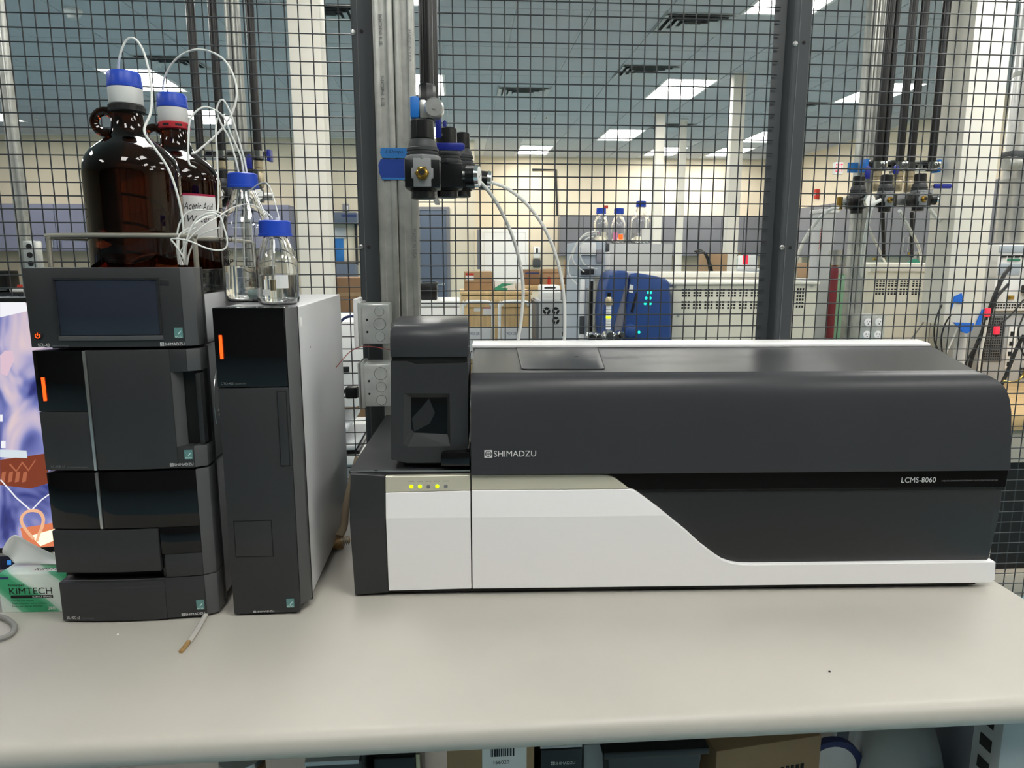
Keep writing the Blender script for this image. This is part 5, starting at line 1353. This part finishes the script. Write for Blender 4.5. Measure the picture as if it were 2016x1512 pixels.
for (px, pyt, Rb, Hs, Hn, lab) in ((1183, 410, .038, .085, .165, 'left small clear bottle with blue cap and a red tag on the rear tower'), (1218, 412, .038, .085, .165, 'middle clear bottle with pink and orange stickers on the rear tower'), (1261, 398, .048, .105, .195, 'right larger clear bottle with blue cap on the rear tower')):
    yb = YT2+.10 if px == 1183 else YW+.50
    zb_ = zt2 if px == 1183 else zbt
    xx = at(px, 440, yb).x
    s_ = (at(px, pyt, yb).z-zb_)/(Hn+.006)
    b_ = lab_bottle((xx, yb, zb_+.0005), lab, Rb*s_, Hs*s_, Hn*s_, .05*s_, capr=.024*s_, caph=.028*s_, small=True)
    if px == 1218:
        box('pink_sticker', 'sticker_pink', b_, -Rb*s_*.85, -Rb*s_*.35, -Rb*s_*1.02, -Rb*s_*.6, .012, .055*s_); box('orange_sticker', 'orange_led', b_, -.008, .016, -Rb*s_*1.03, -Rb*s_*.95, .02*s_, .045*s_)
    if px == 1183: MB().box(.014, .032, -.004, .004, Hn*s_+.004, Hn*s_+.018).build('red_tag', 'sticker_red', b_)
    if px == 1261: box('paper_label', 'paper', b_, -Rb*s_*.1, Rb*s_*.75, -Rb*s_*1.02, -Rb*s_*.7, .012, .07*s_)
for i, pts in enumerate(([(1178, 455, 3.3), (1150, 462, 3.25), (1130, 490, 3.24), (1118, 525, 3.24), (1125, 548, 3.24), (1138, 562, 3.24)], [(1172, 460, 3.3), (1145, 468, 3.26), (1128, 500, 3.26), (1132, 520, 3.26), (1150, 535, 3.27)], [(1168, 466, 3.32), (1155, 470, 3.28), (1140, 490, 3.27), (1150, 520, 3.27), (1175, 530, 3.28)])):
    tubing(['outer', 'middle', 'inner'][i]+' thin white line looping left of the rear tower', P(pts), .0035, 'tubing_solid', 'solvent_line', n=6)
# second cream cabinet at the right
xa, xb = at(1703, 600, 3.7).x, at(1895, 600, 3.5).x
cc = thing('instrument_cabinet', 'cream instrument cabinet with rows of square vent holes behind the right mesh', 'instrument', (xa, 3.70, 0), R(-9))
za = at(1712, 535, 3.70).z; wc = (xb-xa)*1.03
box('cabinet_body', 'cream_metal', cc, 0, wc, 0, .8, .02, za, .004)
box('lid', 'cream_top', cc, .01, wc, -.012, .8, za, za+.045, .006)
zz = lambda py: at(1790, py, 3.62).z
gr = []
for k in range(5): gr += [(.045+k*.062, .045+k*.062+.05, zz(566), zz(552), 3, 3), (.045+k*.062, .045+k*.062+.05, zz(582), zz(568), 3, 3)]
gr += [(.37, .385, zz(583), zz(556), 1, 5), (.395, .44, zz(583), zz(556), 3, 5), (.455, .485, zz(583), zz(556), 2, 5), (.365, .42, zz(634), zz(608), 4, 8)]
holes(cc, gr, 0)
MB().box(.345, .347, -.001, .002, .1, za-.01).build('panel_seam', 'groove', cc); MB().box(.510, .512, -.001, .002, .1, za-.01).build('panel_seam', 'groove', cc)
box('lower_ledge', 'cream_metal', cc, -.02, .14, -.05, .0, .2, zz(596), .004)
box('plinth', 'darker', cc, .02, wc-.02, .02, .78, 0, .02)
# outlet box on the right strut
x0, x1, z0, z1 = B(1697, 621, 1740, 668, 3.0)
t = thing('outlet_box', 'galvanized outlet box with four white receptacles low on the right strut', 'outlet', ((x0+x1)/2, 3.0, z0-.01)); wv, h = (x1-x0)/2, z1-z0+.01
box('box_body', 'galv_box', t, -wv, wv, .004, .10, 0, h, .004); box('cover_plate', 'galv_box', t, -wv-.004, wv+.004, 0, .005, -.004, h+.004, .002)
for sx in (-.5, .5):
    for sz in (.26, .74):
        rc_ = MB().lathe([(.0175, .001), (.0175, -.003), (.016, -.0035)], 20, (sx*wv, 0, h*sz), 'y').build('receptacle', 'white_plastic', t)
        MB().box(sx*wv-.007, sx*wv-.005, -.0042, -.0034, h*sz+.000, h*sz+.008).box(sx*wv+.005, sx*wv+.007, -.0042, -.0034, h*sz+.000, h*sz+.007).lathe([(.0026, -.0034), (.0026, -.0042)], 8, (sx*wv, 0, h*sz-.007), 'y').build('socket_slots', 'hole', rc_)
# tape and pipe at the foot of the chase
x0, x1, z0, z1 = B(1873, 577, 1897, 615, 2.945)
tag(MB().prism([(x0, z0), (x0+(x1-x0)*.25, z0+(z1-z0)*.55), (x1-.01, z0+(z1-z0)*.42), (x1, z0+(z1-z0)*.6), (x0+(x1-x0)*.75, z1), (x0+.01, z0+(z1-z0)*.82)], 'y', 2.944, 2.9475).build('tape_patch', 'tape_bright'), 'bright blue tape patch on the lower left of the chase', 'tape')
x0, x1, z0, z1 = B(1872, 634, 1912, 656, 2.94)
tag(MB().prism([(x0, z1), (x1, z1-.004), (x1-.005, z0+.012), (x0+(x1-x0)*.7, z0), (x0+(x1-x0)*.45, z0+.008), (x0+(x1-x0)*.3, z1-.022)], 'y', 2.925, 2.934).build('tape_patch', 'tape_bright'), 'bright blue tape drooping under the foot of the chase', 'tape')
x0, x1, z0, z1 = B(1922, 609, 1932, 640, 2.945)
tag(MB().prism([(x0, z0), (x1, z0), (x1+.012, z1), (x1, z1)], 'y', 2.944, 2.9475).build('tape_patch', 'tape_bright'), 'narrow bright blue tape strip on the right edge of the chase', 'tape')
p0 = at(1899, 655, 3.02); WZ = at(1990, 818, 2.55).z
t = thing('conduit', 'white conduit running down from the foot of the chase', 'conduit', (p0.x, 3.04, WZ+.0005)); MB().cyl((0, 0, 0), (0, 0, rc.location.z-WZ-.0005), .024, None, 16).build('pipe', 'module_grey', t)
for i, pts in enumerate(([(1885, 545, 3.0), (1860, 590, 2.98), (1842, 630, 2.95), (1840, 670, 2.95), (1850, 700, 2.95), (1856, 760, 2.95)], [(1872, 620, 2.93), (1860, 640, 2.93), (1853, 670, 2.93), (1858, 720, 2.93), (1860, 780, 2.93)], [(1884, 540, 3.1), (1850, 590, 3.1), (1800, 660, 3.1), (1770, 700, 3.1)], [(1888, 640, 2.95), (1870, 680, 2.95), (1850, 720, 2.95)])):
    tubing(['looping black cable left of the chase foot', 'short black cable left of the chase foot', 'thin dark cable slanting across the cream cabinet', 'thin pale cable under the blue tape'][i], P(pts), .0035, ['cable_black', 'cable_black', 'cable_grey', 'tubing_solid'][i], 'cable', 'cable', n=6)

# ------------------------------------------------------------ rack at the far right
YK = 3.25
WZ = at(1990, 818, 2.55).z
xw = at(1946, 830, 2.57).x
cb = thing('workbench', 'wooden workbench over pale cabinets behind the mesh at the right edge', 'bench', (xw, 2.55, 0))
box('bench_top', 'wood_top', cb, 0, 1.4, 0, 1.05, WZ-.06, WZ, .004)
box('side_panel', 'beige', cb, 0, .085, .03, .48, 0, WZ-.062, .004); box('opening', 'groove', cb, .085, .7, .08, .47, .10, WZ-.20); box('lower_panel', 'beige', cb, .085, .7, .03, .48, 0, .10, .004); box('upper_panel', 'beige', cb, .085, .7, .03, .48, WZ-.20, WZ-.062, .004); box('far_panel', 'beige', cb, .7, 1.18, .03, .48, 0, WZ-.062, .004)
xk0, xk1 = at(1955, 540, YK).x, at(2075, 540, YK).x
def zz_(py): return at(2000, py, YK).z
pc = thing('computer_tower', 'grey perforated computer tower on the workbench at the right edge', 'computer', ((xk0+xk1)/2-.03, YK, WZ)); hp_ = zz_(612)-WZ; wv = (xk1-xk0)/2
box('case', 'pc_grey', pc, -wv, wv, 0, .3, 0, hp_, .005)
box('vent_panel', 'reg_grey', pc, -wv+.01, -wv*.2, -.004, 0, hp_*.30, hp_*.93, .002)
holes(pc, [(-wv+.014, -wv*.24, hp_*.32, hp_*.91, 9, 16), (wv*.45, wv*.95, .02, hp_*.22, 6, 4)], -.004)
box('card_slot', 'white_metal', pc, -wv*.08, wv*.18, -.006, 0, hp_*.2, hp_*.8, .002)
for k in range(4): box('port', 'hole', pc, -wv*.03, wv*.10, -.008, -.004, hp_*(.24+.14*k), hp_*(.30+.14*k))
zA, zB_, zC = zz_(606), zz_(549), zz_(486)
m1 = thing('power_supply', 'lower white electronics module with black plug on the right rack', 'electronics', ((xk0+xk1)/2, YK-.02, WZ+hp_+.001)); hA = zz_(548)-WZ-hp_
box('case', 'white_metal', m1, -wv, wv, 0, .3, 0, hA, .004)
holes(m1, [(-wv+.01, wv*.5, .01, .035, 16, 2)], 0)
box('inlet_plug', 'black_plastic', m1, -wv*.15, wv*.35, -.035, 0, hA*.55, hA*.8, .006); box('yellow_socket', 'brass', m1, -wv*.55, -wv*.35, -.008, 0, hA*.36, hA*.48, .003)
m2 = thing('power_supply', 'upper white electronics module with connectors and plug on the right rack', 'electronics', ((xk0+xk1)/2, YK-.02, WZ+hp_+hA+.002)); hB = zz_(482)-WZ-hp_-hA-.002
box('case', 'white_metal', m2, -wv, wv, 0, .3, 0, hB, .004); box('top_panel', 'module_blue', m2, -wv, wv, -.004, 0, hB*.76, hB*.97, .002)
for k in range(5): box('connector', 'hole', m2, -wv+.012+k*.034, -wv+.038+k*.034, -.008, 0, hB*.62, hB*.70, .002)
box('green_card', 'green_paint', m2, -wv*.7, -wv*.3, -.006, 0, hB*.52, hB*.58); box('blue_plate', 'module_blue', m2, -wv+.006, -wv*.25, -.004, 0, hB*.08, hB*.44, .002)
box('inlet_plug', 'black_plastic', m2, -wv*.05, wv*.4, -.04, 0, hB*.15, hB*.44, .008)
for i, pts in enumerate(([(1990, 525, YK-.07), (1975, 545, YK-.08), (1955, 590, YK-.09), (1935, 650, YK-.09), (1915, 700, YK-.09), (1900, 760, YK-.09)], [(1985, 560, YK-.07), (1960, 590, YK-.1), (1945, 640, YK-.1), (1935, 690, YK-.1), (1925, 770, YK-.1)], [(2016, 590, YK-.08), (1985, 625, YK-.1), (1950, 650, YK-.1), (1915, 690, YK-.1), (1890, 740, YK-.1)], [(2016, 660, YK-.1), (2000, 690, YK-.1), (1980, 740, YK-.11), (1955, 790, YK-.12)], [(2016, 620, YK-.08), (2005, 650, YK-.1), (2008, 680, YK-.1), (2016, 700, YK-.1)])):
    tubing(['thick black cable from the upper module at the right rack', 'black cable from the lower module at the right rack', 'thin black cable crossing the grey tower at the right rack', 'thick black cable low at the right edge', 'black cable loop at the right picture edge'][i], P(pts), (.009, .007, .004, .009, .004)[i], 'cable_black', 'cable', 'cable', n=6)
tubing('white cable with red plugs hanging beside the right rack', P([(1945, 625, YK-.12), (1938, 660, YK-.12), (1930, 700, YK-.12), (1925, 750, YK-.12)]), .006, 'tubing_solid', 'cable', 'cable', n=6)
for (px, py, lb) in ((1944, 615, 'upper red plug beside the right rack'), (1962, 650, 'lower red plug before the grey tower')):
    q = at(px, py, YK-.13); t = thing('red_plug', lb, 'plug', q); MB().box(-.012, .012, -.008, .008, -.02, .02).build('shell', 'red_sign', t, .004); MB().cyl((0, 0, -.035), (0, 0, -.02), .005, None, 8).build('strain_relief', 'cable_black', t)
tubing('copper tube bending at the right end of the instrument', P([(1975, 750, 2.3), (1995, 752, 2.3), (2012, 742, 2.3), (2020, 720, 2.3)]), .003, 'brass', 'copper_tube', 'tubing', n=6)
# hanging pipe bracket at the right edge, galvanized duct
q = at(2005, 400, 3.40)
t = thing('exhaust_duct', 'bright galvanized duct standing on the right rack', 'duct', (q.x+.02, 3.45, WZ+hp_+hA+hB+.003)); MB().cyl((0, 0, 0), (0, 0, CZ-.012-t.location.z), .07, None, 28).build('pipe', 'zinc', t)
for k in range(3): MB().lathe([(.073, .3+k*.5), (.073, .32+k*.5)], 28).build('band', 'galv', t)
q = at(1992, 322, 3.2)
t = thing('pipe_bracket', 'dark bracket with a steel ball joint at the right picture edge', 'bracket', (q.x, 3.2, q.z)); MB().lathe([(.03, -.03), (.036, 0), (.03, .03)], 18, (0, 0, 0), 'x').build('ball_joint', 'galv', t); box('arm', 'bin', t, -.02, .25, -.02, .05, .025, .055, .004)

# ------------------------------------------------------------ store behind the middle panel
YCr = 5.2
x0, x1, _, z1 = B(909, 574, 1044, 668, YCr)
cr_ = thing('wooden_crate', 'wooden shipping crate with pink and white stickers behind the middle mesh', 'crate', (x0, YCr, 0)); wv = x1-x0
box('front_panel', 'wood', cr_, .03, wv-.03, .012, .03, .1, z1-.12); box('side_panel', 'wood', cr_, .0, .02, .02, .5, .1, z1-.02); box('side_panel', 'wood', cr_, wv-.02, wv, .02, .5, .1, z1-.02); box('rear_panel', 'wood', cr_, .02, wv-.02, .48, .5, .1, z1-.02)
for (a, b) in ((0, .06), (wv*.5-.03, wv*.5+.03), (wv-.06, wv)): box('batten', 'wood', cr_, a, b, 0, .02, .1, z1-.075, .003)
box('lid', 'wood', cr_, -.012, wv+.012, -.006, .51, z1-.025, z1, .004); box('top_batten', 'wood', cr_, -.005, wv+.005, -.004, .02, z1-.115, z1-.03, .003)
for k in range(3): box('skid', 'wood', cr_, wv*.1+k*wv*.36, wv*.1+k*wv*.36+.09, 0, .5, 0, .1, .003)
def stick(px0, py0, px1, py1, m, nm, dy=-.001):
    a, b, c_, d_ = B(px0, py0, px1, py1, YCr); return box(nm, m, cr_, a-x0, b-x0, dy-.002, dy+.014 if dy > 0 else dy, c_, d_)
stick(933, 592, 946, 613, 'paper', 'white_sticker', .011); stick(951, 592, 971, 608, 'sticker_pink', 'pink_sticker', .011); stick(951, 608, 971, 622, 'paper', 'white_sticker', .010)
for sx in (.03, wv-.03):
    for zz0 in (z1-.03, z1-.3): MB().prism([(sx-.025, zz0-.05), (sx+.025, zz0-.05), (sx, zz0-.02)], 'y', -.003, 0).build('red_arrow', 'sticker_red', cr_)
for (a_, b_, lb) in ((911, 971, 'left'), (984, 1046, 'right')):
    xA, xB, _, zA_ = B(a_, 595, b_, 668, 4.85); wq = (xB-xA)/2
    t = thing('folding_chair', lb+' pale metal chair with a hooped back before the wooden crate', 'chair', ((xA+xB)/2, 4.9, 0))
    MB().tube([(-wq, .02, 0), (-wq, 0, zA_-.10), (-wq*.85, 0, zA_-.02), (-wq*.55, 0, zA_), (wq*.55, 0, zA_), (wq*.85, 0, zA_-.02), (wq, 0, zA_-.10), (wq, .02, 0)], .011, 8, 4).build('back_hoop', 'white_metal', t)
    zP = at((a_+b_)/2, 645, 4.85).z
    box('backrest', 'stripe_grey' if False else 'module_grey', t, -wq+.012, wq-.012, -.012, .012, zP-.22, zP, .006); box('seat', 'module_grey', t, -wq+.01, wq-.01, -.38, .0, .42, .45, .01)
    for sx in (-1, 1): MB().tube([(sx*(wq-.01), -.36, 0), (sx*(wq-.012), -.2, .42)], .010, 8, 0).build('leg', 'white_metal', t)
    o = text('tag_lettering', 'WCX-200', t, -wq*.55, wq*.1, zP-.055, zP-.035, -.0128, 'cable_blue')
x0c, x1c, z0c, z1c = B(914, 535, 970, 569, YCr+.1)
t = thing('carton', 'brown carton with a red and white sticker on the wooden crate', 'box', ((x0c+x1c)/2, YCr+.1, z1+.0005)); wv_ = (x1c-x0c)/2; h = z1c-z1
box('body', 'cardboard', t, -wv_, wv_, 0, .28, 0, h, .004); box('tape_seam', 'cardboard_dark', t, -wv_, wv_, -.001, 0, h*.40, h*.46); box('sticker', 'paper', t, -wv_+.01, -wv_+.07, -.0016, 0, h*.55, h*.80); box('sticker_top', 'sticker_red', t, -wv_+.01, -wv_+.07, -.0017, 0, h*.80, h*.92)
x0c, x1c, z0c, z1c = B(974, 553, 1014, 570, YCr+.1)
t = thing('wipes_carton', 'small green and white carton on the wooden crate', 'box', ((x0c+x1c)/2, YCr+.1, z1+.0005)); wv_ = (x1c-x0c)/2; h = z1c-z1
box('body', 'paper', t, -wv_, wv_, 0, .12, 0, h, .003); MB().prism([(-wv_, 0), (wv_*.2, 0), (wv_*.3, h*.25), (-wv_*.4, h*.35), (wv_*.9, h*.7), (-wv_*.3, h*.75), (-wv_, h*.3)], 'y', -.0012, 0).build('green_print', 'green_box', t)
x0c, x1c, z0c, z1c = B(1017, 555, 1032, 572, YCr+.1)
t = thing('paper_carton', 'small white carton beside the green one on the wooden crate', 'box', ((x0c+x1c)/2, YCr+.1, z1+.0005)); box('body', 'white_metal', t, (x0c-x1c)/2, (x1c-x0c)/2, 0, .1, 0, z1c-z1, .003); box('lid', 'paper', t, (x0c-x1c)/2-.002, (x1c-x0c)/2+.002, -.002, .102, z1c-z1-.02, z1c-z1+.003, .002)
# fan backed computer and things around it
x0, x1, _, z1 = B(1061, 592, 1107, 668, 4.9)
t = thing('computer_tower', 'grey computer with three round fans behind the gas tubes', 'computer', ((x0+x1)/2, 4.9, .62)); wv, h = (x1-x0)/2, z1-.62
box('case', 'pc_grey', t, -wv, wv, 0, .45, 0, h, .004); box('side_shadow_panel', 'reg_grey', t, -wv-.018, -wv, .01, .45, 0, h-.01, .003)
for (px, py) in ((1076, 612), (1094, 612), (1094, 631)):
    q = at(px, py, 4.9); c = (q.x-t.location.x, 0, q.z-.62)
    fn = MB().lathe([(.026, .002), (.026, -.003)], 20, c, 'y').build('fan', 'hole', t)
    bl = MB()
    for k in range(3):
        a = k*2.09+.5; bl.add([(c[0]+r_*math.cos(a+e), -.0038, c[2]+r_*math.sin(a+e)) for r_, e in ((.006, 0), (.024, -.25), (.024, .25))], [(0,1,2)])
    bl.lathe([(.009, -.003), (.009, -.005)], 12, c, 'y'); bl.build('fan_guard', 'pc_grey', fn)
table('grey side table carrying the fan backed computer', x0-.002, x1+.12, 4.85, 5.5, .62, 'module_grey')
x0c, x1c, z0c, z1c = B(1067, 563, 1104, 592, 4.95)
t = thing('bench_scale', 'white bench device with a dark slot on the fan backed computer', 'instrument', ((x0c+x1c)/2, 4.95, z1+.0005)); wv = (x1c-x0c)/2; h = z1c-z1
MB().prism([(0, 0), (0, h*.55), (.05, h), (.25, h), (.25, 0)], 'x', -wv, wv).build('case', 'white_metal', t, .006); box('slot', 'black_plastic', t, -wv*.7, wv*.5, .028, .05, h*.78, h*.9)
table('far table with cartons behind the crate', at(1035, 560, 6.4).x-.1, at(1170, 560, 6.4).x, 6.2, 7.0, at(1100, 562, 6.3).z, 'wood_top')
ZFT = at(1100, 562, 6.3).z
for (r_, m, lb, cat) in (((1034, 531, 1062, 562), 'cardboard_dark', 'brown carton with a purple stripe right of the wooden crate', 'box'), ((1068, 530, 1106, 562), 'cardboard', 'brown carton with a red bottle before it, behind the gas tubes', 'box'), ((1118, 512, 1138, 562), 'cardboard', 'tall brown carton left of the rear tower', 'box')):
    a, b, c_, d_ = B(*r_, 6.4); t = thing('carton', lb, cat, ((a+b)/2, 6.4, ZFT+.0005)); box('body', m, t, (a-b)/2, (b-a)/2, 0, .25, 0, d_-ZFT, .004); box('flap_seam', 'cable_blue' if 'purple' in lb else 'cardboard_dark', t, (a-b)/2, (b-a)/2, -.001, 0, (d_-ZFT)*.72, (d_-ZFT)*.82)
q = at(1081, 553, 6.3); t = thing('red_bottle', 'small red bottle before the cartons behind the gas tubes', 'bottle', (q.x, 6.3, ZFT+.0005)); h = at(1081, 545, 6.3).z-ZFT
MB().lathe([(.016, 0), (.016, h*.8), (.008, h*.9)], 14).build('bottle', 'sticker_red', t); MB().lathe([(.009, h*.9), (.009, h)], 12).build('cap', 'sticker_red', t)
# chest freezer and bin by the blue door
x0, x1, _, z1 = B(826, 592, 906, 668, 6.5)
t = thing('chest_freezer', 'white chest freezer with a slightly raised lid behind the strut', 'freezer', ((x0+x1)/2-.2, 6.5, 0)); wv = (x1-x0)/2+.2
box('cabinet', 'white_metal', t, -wv, wv, 0, .6, .05, z1-.06, .01); box('lid', 'white_metal', t, -wv, wv, -.01, .6, z1-.055, z1, .012); box('base', 'darker', t, -wv+.02, wv-.02, .03, .58, 0, .05)
zf = z1
x0, x1, z0, z1 = B(828, 556, 860, 592, 6.6)
t = thing('dark_bin', 'black square bin on the white freezer', 'bin', ((x0+x1)/2, 6.6, zf+.0005)); wv = (x1-x0)/2; h = z1-zf
box('tub', 'black_plastic', t, -wv, wv, 0, .25, 0, h, .01); box('rim', 'bin', t, -wv-.008, wv+.008, -.008, .258, h-.02, h, .004)
# left of the post: white instrument, brown carton, wall window cabinet
x0, x1, _, z1 = B(618, 632, 702, 700, 2.75)
table('white framed table behind the left mesh panel', x0-.02, x1+.02, 2.7, 3.4, .62, 'white_metal')
t = thing('lab_printer', 'white office machine with stacked trays behind the left mesh near the junction boxes', 'printer', ((x0+x1)/2, 2.75, .62)); wv = (x1-x0)/2; h = z1-.62
box('case', 'white_metal', t, -wv, wv, 0, .5, h*.35, h, .012)
for k in range(3): box('tray', 'module_grey', t, -wv+.01, wv-.01-.03*k, -.06, .3, h*.05+k*.07, h*.05+k*.07+.02, .006)
box('side_frame', 'black_plastic', t, -wv-.02, -wv+.01, -.03, .4, 0, h*.4, .004); box('base_frame', 'black_plastic', t, -wv, wv, -.03, .4, 0, .018, .004)
box('paper_slot', 'darker', t, -wv*.6, wv*.6, -.004, 0, h*.62, h*.66)
x0, x1, z0, z1 = B(650, 547, 700, 612, 5.0)
t = thing('carton', 'tall brown carton seen just left of the left mesh post', 'box', ((x0+x1)/2, 5.0, 0)); wv = (x1-x0)/2
box('body', 'cardboard_dark', t, -wv, wv+.05, 0, .35, 0, z1, .004); box('flap_seam', 'cardboard', t, -wv, wv+.05, -.001, 0, z1*.90, z1*.92)
x0, x1, z0, z1 = B(646, 440, 700, 518, YC-.02)
wc_ = thing('wall_display', 'white framed wall case with a blue item seen left of the left mesh post', 'display case', ((x0+x1)/2, YC-.004, z0)); wv, h = (x1-x0)/2, z1-z0
box('backboard', 'wall', wc_, -wv, wv, -.04, 0, 0, h); 
MB().box(-wv-.03, -wv, -.07, 0, -.03, h+.03).box(wv, wv+.03, -.07, 0, -.03, h+.03).box(-wv, wv, -.07, 0, h, h+.03).box(-wv, wv, -.07, 0, -.03, 0).build('frame', 'darker', wc_)
box('blue_item', 'blue_tape', wc_, -wv*.75, wv*.15, -.06, -.04, h*.04, h*.62, .02); box('grey_item', 'module_grey', wc_, -wv*.7, wv*.35, -.055, -.04, h*.62, h*.9, .02)
x0, x1, z0, z1 = B(643, 418, 702, 440, YC-.3)
t = thing('shelf_unit', 'dark blue wall shelf above the white framed case', 'shelf', ((x0+x1)/2, YC-.3, z0)); box('shelf', 'door_blue', t, (x0-x1)/2, (x1-x0)/2, 0, .295, 0, z1-z0, .004); box('front_edge', 'cable_blue', t, 0, (x1-x0)/2, -.004, 0, (z1-z0)*.6, (z1-z0)*.8)
x0, x1, z0, z1 = B(643, 520, 700, 548, YC-.3)
t = thing('wall_panel', 'dark blue cupboard front below the white framed case', 'cabinet', ((x0+x1)/2, YC-.3, 0)); box('front', 'door_blue', t, (x0-x1)/2, (x1-x0)/2, 0, .29, .1, z1, .004); box('plinth', 'darker', t, (x0-x1)/2, (x1-x0)/2, .02, .28, 0, .1)
q = at(681, 409, YC); t = thing('light_switch', 'small wall switch above the dark blue shelf', 'switch', (q.x, YC-.002, q.z)); box('plate', 'stripe_grey', t, -.05, .05, -.008, 0, -.06, .06, .003); box('rocker', 'white_metal', t, -.01, .035, -.012, -.008, -.03, .03, .002)
# far left counter clutter
q = at(4, 560, 10.75); t = thing('black_printer', 'small black machine on the far left counter', 'printer', (at(2, 560, 10.75).x, 10.75, .9005)); box('case', 'black_plastic', t, -.12, .09, 0, .3, 0, .30, .02); box('tray', 'bin', t, -.1, .07, -.08, 0, .02, .04, .004)
q = at(44, 545, 10.75); t = thing('white_tray', 'white tray of small items on the far left counter', 'tray', (q.x, 10.75, .9005)); box('tray', 'white_metal', t, -.2, .2, 0, .25, 0, .06, .01); box('red_packet', 'sticker_red', t, -.12, .12, .05, .2, .06, .1, .006)
# gas cylinders and wall signs at the right
def cylinder(label, px, pyt, Y, r_, m, name='gas_cylinder', valve=True):
    q = at(px, pyt, Y); t = thing(name, label, 'gas cylinder', (q.x, Y, 0)); z = q.z
    MB().lathe([(r_, 0), (r_, z-r_*1.5), (r_*.92, z-r_*.9), (r_*.66, z-r_*.35), (r_*.3, z)], 24).build('tank', m, t)
    MB().lathe([(.02, z), (.02, z+.04), (.03, z+.045), (.03, z+.07)], 14).build('valve', 'zinc', t)
    if valve: MB().cyl((-.06, 0, z+.05), (.06, 0, z+.05), .012, None, 10).build('outlet', 'brass', t)
    return t
cylinder('dark red gas cylinder behind the right mesh beside the post', 1643, 522, 3.3, .020, 'red_paint', valve=False)
cylinder('pale green gas cylinder beside the dark red one', 1657, 540, 3.5, .042, 'green_pale')
cylinder('dark green gas cylinder above the cream cabinet', 1800, 510, 6.5, .09, 'green_paint')
cylinder('dark green gas cylinder showing between the far columns and the post', 1447, 508, 8.0, .09, 'green_paint')
cylinder('green gas cylinder with brass gauges left of the other one above the cream cabinet', 1730, 520, 6.8, .09, 'green_paint')
cl_ = column('service_column', 1612, 1642, 480, 4.0, 'grey service column with a red lettered strip left of the right strut', 'module_grey', .1, z1=at(1625, 408, 4.0).z)
o = text('strip_lettering', 'WARNING', cl_, -.06, .06, -.007, .007, 0, 'sticker_red'); o.rotation_euler = (0, R(90), 0); o.location = (-.038, -.0508, at(1625, 470, 4.0).z)
x0, x1, z0, z1 = B(1593, 518, 1624, 548, 6.2)
table('far side table with a carton by the grey service column', x0-.3, x1+.2, 6.1, 6.8, z0, 'module_grey')
t = thing('carton', 'small brown carton left of the grey service column', 'box', ((x0+x1)/2, 6.2, z0+.0005)); box('body', 'cardboard', t, (x0-x1)/2, (x1-x0)/2, 0, .25, 0, z1-z0, .004); box('flap_seam', 'cardboard_dark', t, (x0-x1)/2, (x1-x0)/2, -.001, 0, (z1-z0)*.45, (z1-z0)*.52)
x0, x1, z0, z1 = B(1462, 503, 1492, 530, 7.5)
t = thing('first_aid_box', 'red and white box between the far column and the right mesh post', 'box', ((x0+x1)/2, 7.5, z0+.0005)); wv, h = (x1-x0)/2, z1-z0
box('case', 'white_metal', t, -wv, wv, 0, .15, 0, h, .008); box('red_label', 'red_sign', t, -wv, -wv*.3, -.001, 0, h*.35, h)
table('far narrow table behind the right mesh post', x0-.1, x1+.3, 7.45, 7.9, z0, 'module_grey')
x0, x1, z0, z1 = B(1644, 319, 1660, 343, 9.0)
t = thing('exit_sign', 'white exit sign with red letters beside the right strut', 'sign', ((x0+x1)/2, 9.0, z0)); wv, h = (x1-x0)/2, z1-z0
box('housing', 'white_metal', t, -wv, wv, 0, .06, 0, h, .006); text('sign_lettering', 'EXIT', t, -wv*.85, wv*.85, h*.2, h*.85, -.001, 'red_sign')
MB().cyl((0, .03, h), (0, .03, CZ-.012-z0), .012, None, 8).build('hanger', 'white_metal', t)
d_ = _ray(1611, 382); q = Vector((0, 0, CAM_H))+d_*((XR-.004)/d_.x); t = thing('fire_alarm', 'small red fire alarm pull on the cream wall', 'alarm', q, R(-90)); box('housing', 'sticker_red', t, -.045, .045, -.06, 0, -.08, .08, .01); box('pull_bar', 'paper', t, -.03, .03, -.066, -.06, -.02, .02, .004)
x0, x1, z0, z1 = B(1395, 500, 1432, 530, 5.2)
t = thing('carton', 'brown carton between the wide module and the far column', 'box', ((x0+x1)/2, 5.2, z0-.3)); box('body', 'cardboard', t, (x0-x1)/2, (x1-x0)/2, 0, .25, .0, z1-z0+.3, .004); box('flap_seam', 'cardboard_dark', t, (x0-x1)/2, (x1-x0)/2, -.001, 0, .22, .235)
table('far table behind the wide grey module', x0-.5, x1+.3, 5.1, 5.8, z0-.301, 'module_grey')
for i in range(3): tubing(['left', 'middle', 'right'][i]+' black cable arching off the right end of the wide module', P([(1368+i*3, 495+i*2, 3.9), (1380+i*4, 492+i*3, 4.0), (1392+i*3, 510+i*3, 4.1), (1398+i*3, 540, 4.2)]), .005, 'cable_black', 'cable', 'cable', n=6)
